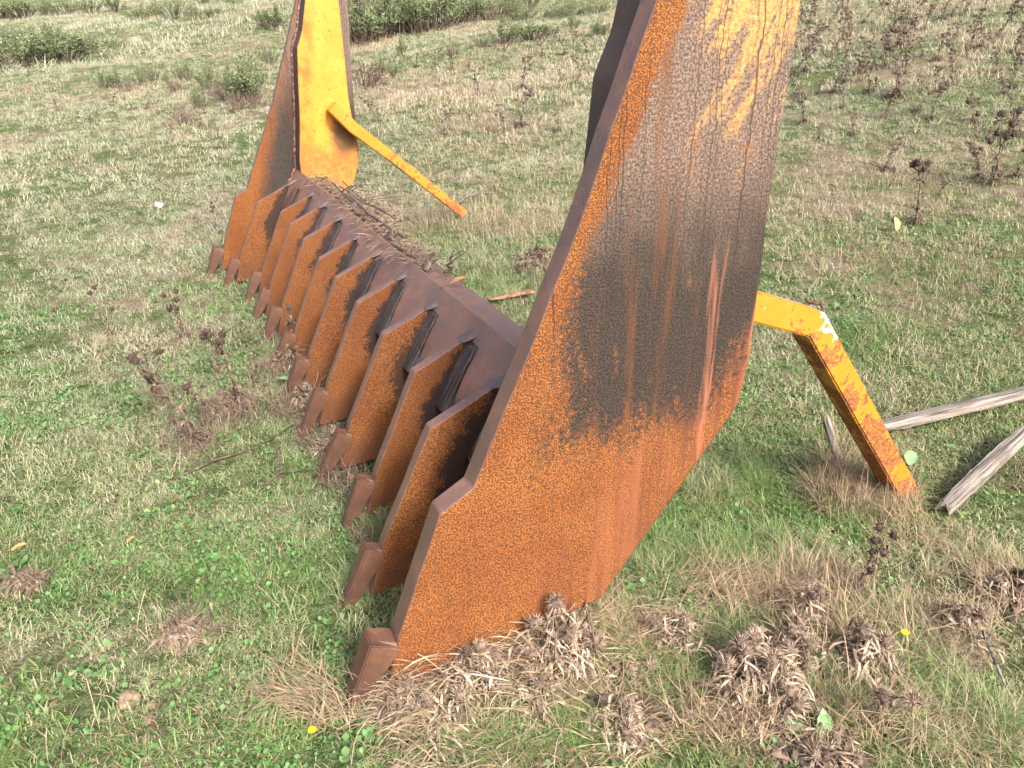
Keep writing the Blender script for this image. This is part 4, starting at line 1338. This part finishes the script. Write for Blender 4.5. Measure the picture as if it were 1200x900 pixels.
litter('plant_litter', 'grey dry plant litter lying on top of the beam', 600, 1.7, 3.85, .715, .82, .668, .04, .16, 1, 'hay')
litter('plant_litter', 'dark dead leaves and stalks on top of the beam', 620, 1.55, 3.9, .72, .83, .668, .03, .14, 2, 'thistle', .004)
litter('plant_litter', 'few dry stalks on the near end of the beam', 60, 1.05, 1.6, .715, .76, .668, .03, .12, 3, 'hay')
litter('plant_litter', 'pale dry grass heaped behind the far end of the beam', 380, 2.7, 3.95, .84, 1.08, .58, .05, .2, 4, 'hay')
M['green_litter'] = M['grass']
litter('moss_tuft', 'little green grass tuft rooted at the foot of the far yellow column', 130, 3.80, 4.06, .73, .86, .668, .03, .09, 5, 'green_litter', .0022)
for k, (sa, sb, xa, xb, za, zb_, r) in enumerate(((2.05, 3.25, .80, .74, .70, .76, .008), (1.75, 2.5, .73, .79, .70, .69, .007), (2.4, 3.05, .86, .76, .70, .80, .006), (2.75, 3.3, .90, .78, .66, .74, .007), (1.45, 1.95, .82, 1.02, .67, .62, .006), (2.5, 3.3, .74, .80, .69, .71, .006))):
    pts = [rk(xa + (xb - xa) * t + rg.uniform(-.02, .02), sa + (sb - sa) * t, za + (zb_ - za) * t + rg.uniform(-.008, .015)) for t in (0, .2, .4, .6, .8, 1)]
    sub = [[pts[2], pts[2] + Vector((rg.uniform(-.05, .1), .06, .05)), pts[2] + Vector((rg.uniform(-.08, .16), .12, .06))], [pts[4], pts[4] + Vector((.06, rg.uniform(-.06, .06), .04)), pts[4] + Vector((.12, rg.uniform(-.1, .1), .02))]]
    twig('dead_twig', pts, r, 'dark dead twig lying along the litter on top of the beam', 'twig', 'twig', 'twigs on the beam', sub)
twig('wood_splinter', [rk(.745, 1.53, .685), rk(.80, 1.60, .69), rk(.85, 1.66, .685)], .009, 'short pale stick lying across the top of the beam', 'stick', 'timber')


def leaf(name, p, ph, el, l, wd, label, mat, cat='leaf', curl=.25):
    V, F = [], []
    p = Vector(p); d = Vector((math.cos(ph) * math.cos(el), math.sin(ph) * math.cos(el), math.sin(el))); s_ = Vector((-math.sin(ph), math.cos(ph), 0)); n = d.cross(s_)
    if n.z < 0: n = -n
    N = 8
    for th in (0.0, .0015):
        for i in range(N + 1):
            t = i / N; ww = wd * math.sin(math.pi * min(1, .06 + .94 * t)) ** .8 * (1 + .10 * math.sin(i * 2.3))
            c = p + d * l * t + n * (curl * l * math.sin(t * 2.6) * .3 - th)
            V += [tuple(c - s_ * ww + n * ww * .35), tuple(c), tuple(c + s_ * ww + n * ww * .30)]
    for o_ in (0, 3 * (N + 1)):
        for i in range(N):
            b = o_ + 3 * i
            F += [(b, b + 1, b + 4, b + 3), (b + 1, b + 2, b + 5, b + 4)]
    o = link(name, mesh(name, V, F, M[mat], smooth=True))
    return tag(o, label, cat)


leaf('broad_leaf', gp(962, 868, .005), R(95), R(72), .085, .021, 'single upright pale green leaf among dead thistles at the bottom', 'leaf')
leaf('broad_leaf', gp(945, 872, .01), R(150), R(25), .07, .022, 'green leaf lying left of the upright one', 'leaf')
leaf('broad_leaf', gp(1065, 552, .02), R(70), R(30), .07, .024, 'broad green weed leaf behind the near yellow leg', 'leaf')
leaf('broad_leaf', gp(348, 452, .02), R(200), R(15), .09, .022, 'bluish green leaf in front of the middle teeth', 'leaf')
leaf('fallen_leaf', gp(1050, 274, .02), R(120), R(65), .085, .028, 'orange fallen leaf standing in the grass right of the side plate', 'fallen')
leaf('fallen_leaf', rk(.79, 1.33, .672), R(20), R(12), .075, .022, 'curled pale tan leaf on the near end of the beam', 'fallen')
leaf('fallen_leaf', gp(150, 640, .015), R(60), R(10), .03, .008, 'small orange leaf in the left turf', 'fallen')
leaf('fallen_leaf', gp(15, 650, .015), R(30), R(10), .05, .014, 'pale dry leaf in the turf at the left edge', 'fallen')

# green grass tussock in front of the middle tines
V, F, RN = [], [], []
c = gp(398, 446)
for i in range(46):
    strip_leaf(V, F, RN, c + Vector((rg.uniform(-.05, .05), rg.uniform(-.05, .05), 0)), rg.uniform(0, 6.283), rg.uniform(.7, 1.45), rg.uniform(.12, .30), .004, rg, 5, .28)
tag(link('grass_tussock', mesh('grass_tussock', V, F, M['grass'], rnd=RN)), 'small green grass tussock growing up between the middle tines', 'grass tussock')
V, F, RN = [], [], []
c = gp(952, 835)
for i in range(26):
    strip_leaf(V, F, RN, c + Vector((rg.uniform(-.03, .03), rg.uniform(-.03, .03), 0)), rg.uniform(0, 6.283), rg.uniform(.6, 1.4), rg.uniform(.06, .16), .0022, rg, 5, .28)
tag(link('grass_tussock', mesh('grass_tussock', V, F, M['grass'], rnd=RN)), 'thin green grass tussock behind the upright leaf at the bottom', 'grass tussock')


def flower(px, py, h, label):
    p = at(px, py); o = empty('yellow_flower', (p.x, p.y, hz(p.x, p.y)))
    top = Vector((.006, .004, h))
    V, F = tube_geo([(0, 0, -.01), (.004, 0, h * .5), tuple(top)], [.0016, .0013, .0012], 5)
    link('stalk', mesh('stalk', V, F, M['leaf'], smooth=True), o)
    V, F = [], []
    for ring, (n, l) in enumerate(((13, .013), (9, .009))):
        for i in range(n):
            a = 6.283 * i / n + ring; d = Vector((math.cos(a), math.sin(a), .35 + .5 * ring)).normalized(); s_ = Vector((-math.sin(a), math.cos(a), 0)) * .0026
            b = len(V); V += [tuple(top), tuple(top + d * l * .6 + s_), tuple(top + d * l), tuple(top + d * l * .6 - s_)]; F.append((b, b + 1, b + 2, b + 3))
    link('petals', mesh('petals', V, F, M['petal']), o)
    tag(o, label, 'flower')


flower(1046, 790, .14, 'yellow dandelion-like flower on a tall stalk at lower right')
flower(364, 866, .02, 'low yellow flower left of the near tooth')


def stone(px, py, r, label, mat='stone', cat='stone', seed=0, group=None):
    p = at(px, py)
    o = link('stone' if mat == 'stone' else 'earth_clod', blob_mesh('stone', r, r * .8, r * .6, M[mat], seed, 3, .45, 1.6), None, (p.x, p.y, hz(p.x, p.y) + r * .3), (0, 0, seed))
    tag(o, label, cat, group)


stone(186, 243, .05, 'pale stone lying in the far left pasture', seed=1)
stone(152, 822, .030, 'brown earth clod at lower left, leftmost of three', 'clod', 'clod', 2)
stone(178, 828, .014, 'small pinkish clod at lower left, highest of three', 'clod', 'clod', 3)
stone(176, 846, .014, 'small pinkish clod at lower left, lowest of three', 'clod', 'clod', 4)
stone(63, 828, .010, 'tiny orange-tan stone in the turf at lower left', 'clod', 'stone', 5)
stone(35, 517, .012, 'tiny white stone in the left turf', 'stone', 'stone', 6)
# lying dead stalks
twig('dead_stalk', [gp(205, 565, .012), gp(250, 545, .02), gp(300, 530, .018), gp(345, 505, .03)], .006, 'thin dead stalk lying on the turf left of the tines', 'stalk', 'thistle', None,
     [[gp(300, 530, .02), gp(315, 515, .05)], [gp(250, 545, .02), gp(262, 538, .05)]])
twig('dead_stalk', [gp(300, 580, .012), gp(330, 562, .03), gp(360, 556, .02), gp(385, 552, .02)], .005, 'dark crooked stalk lying on the turf near the middle teeth', 'stalk', 'thistle')
twig('dead_stalk', [gp(1142, 770, .09), gp(1165, 805, .05), gp(1190, 840, .015)], .006, 'bent grey thistle stalk at the lower right edge', 'stalk', 'timber')
twig('dead_stalk', [gp(560, 805, .07), gp(640, 795, .085), gp(720, 790, .07), gp(760, 785, .05)], .0045, 'long pale stalk lying across the dry grass below the side plate', 'stalk', 'hay')
twig('dead_stalk', [gp(532, 248, .04), gp(548, 240, .07), gp(565, 232, .05)], .010, 'pale curved stick at the foot of the far yellow leg', 'stick', 'timber')
twig('dead_branch', [gp(646, 375, .0), gp(640, 345, .12), gp(628, 325, .2)], .007, 'forked dark twig standing behind the beam next to the near side plate', 'branch', 'twig', None, [[gp(640, 345, .12), gp(655, 338, .2), gp(662, 330, .22)]])
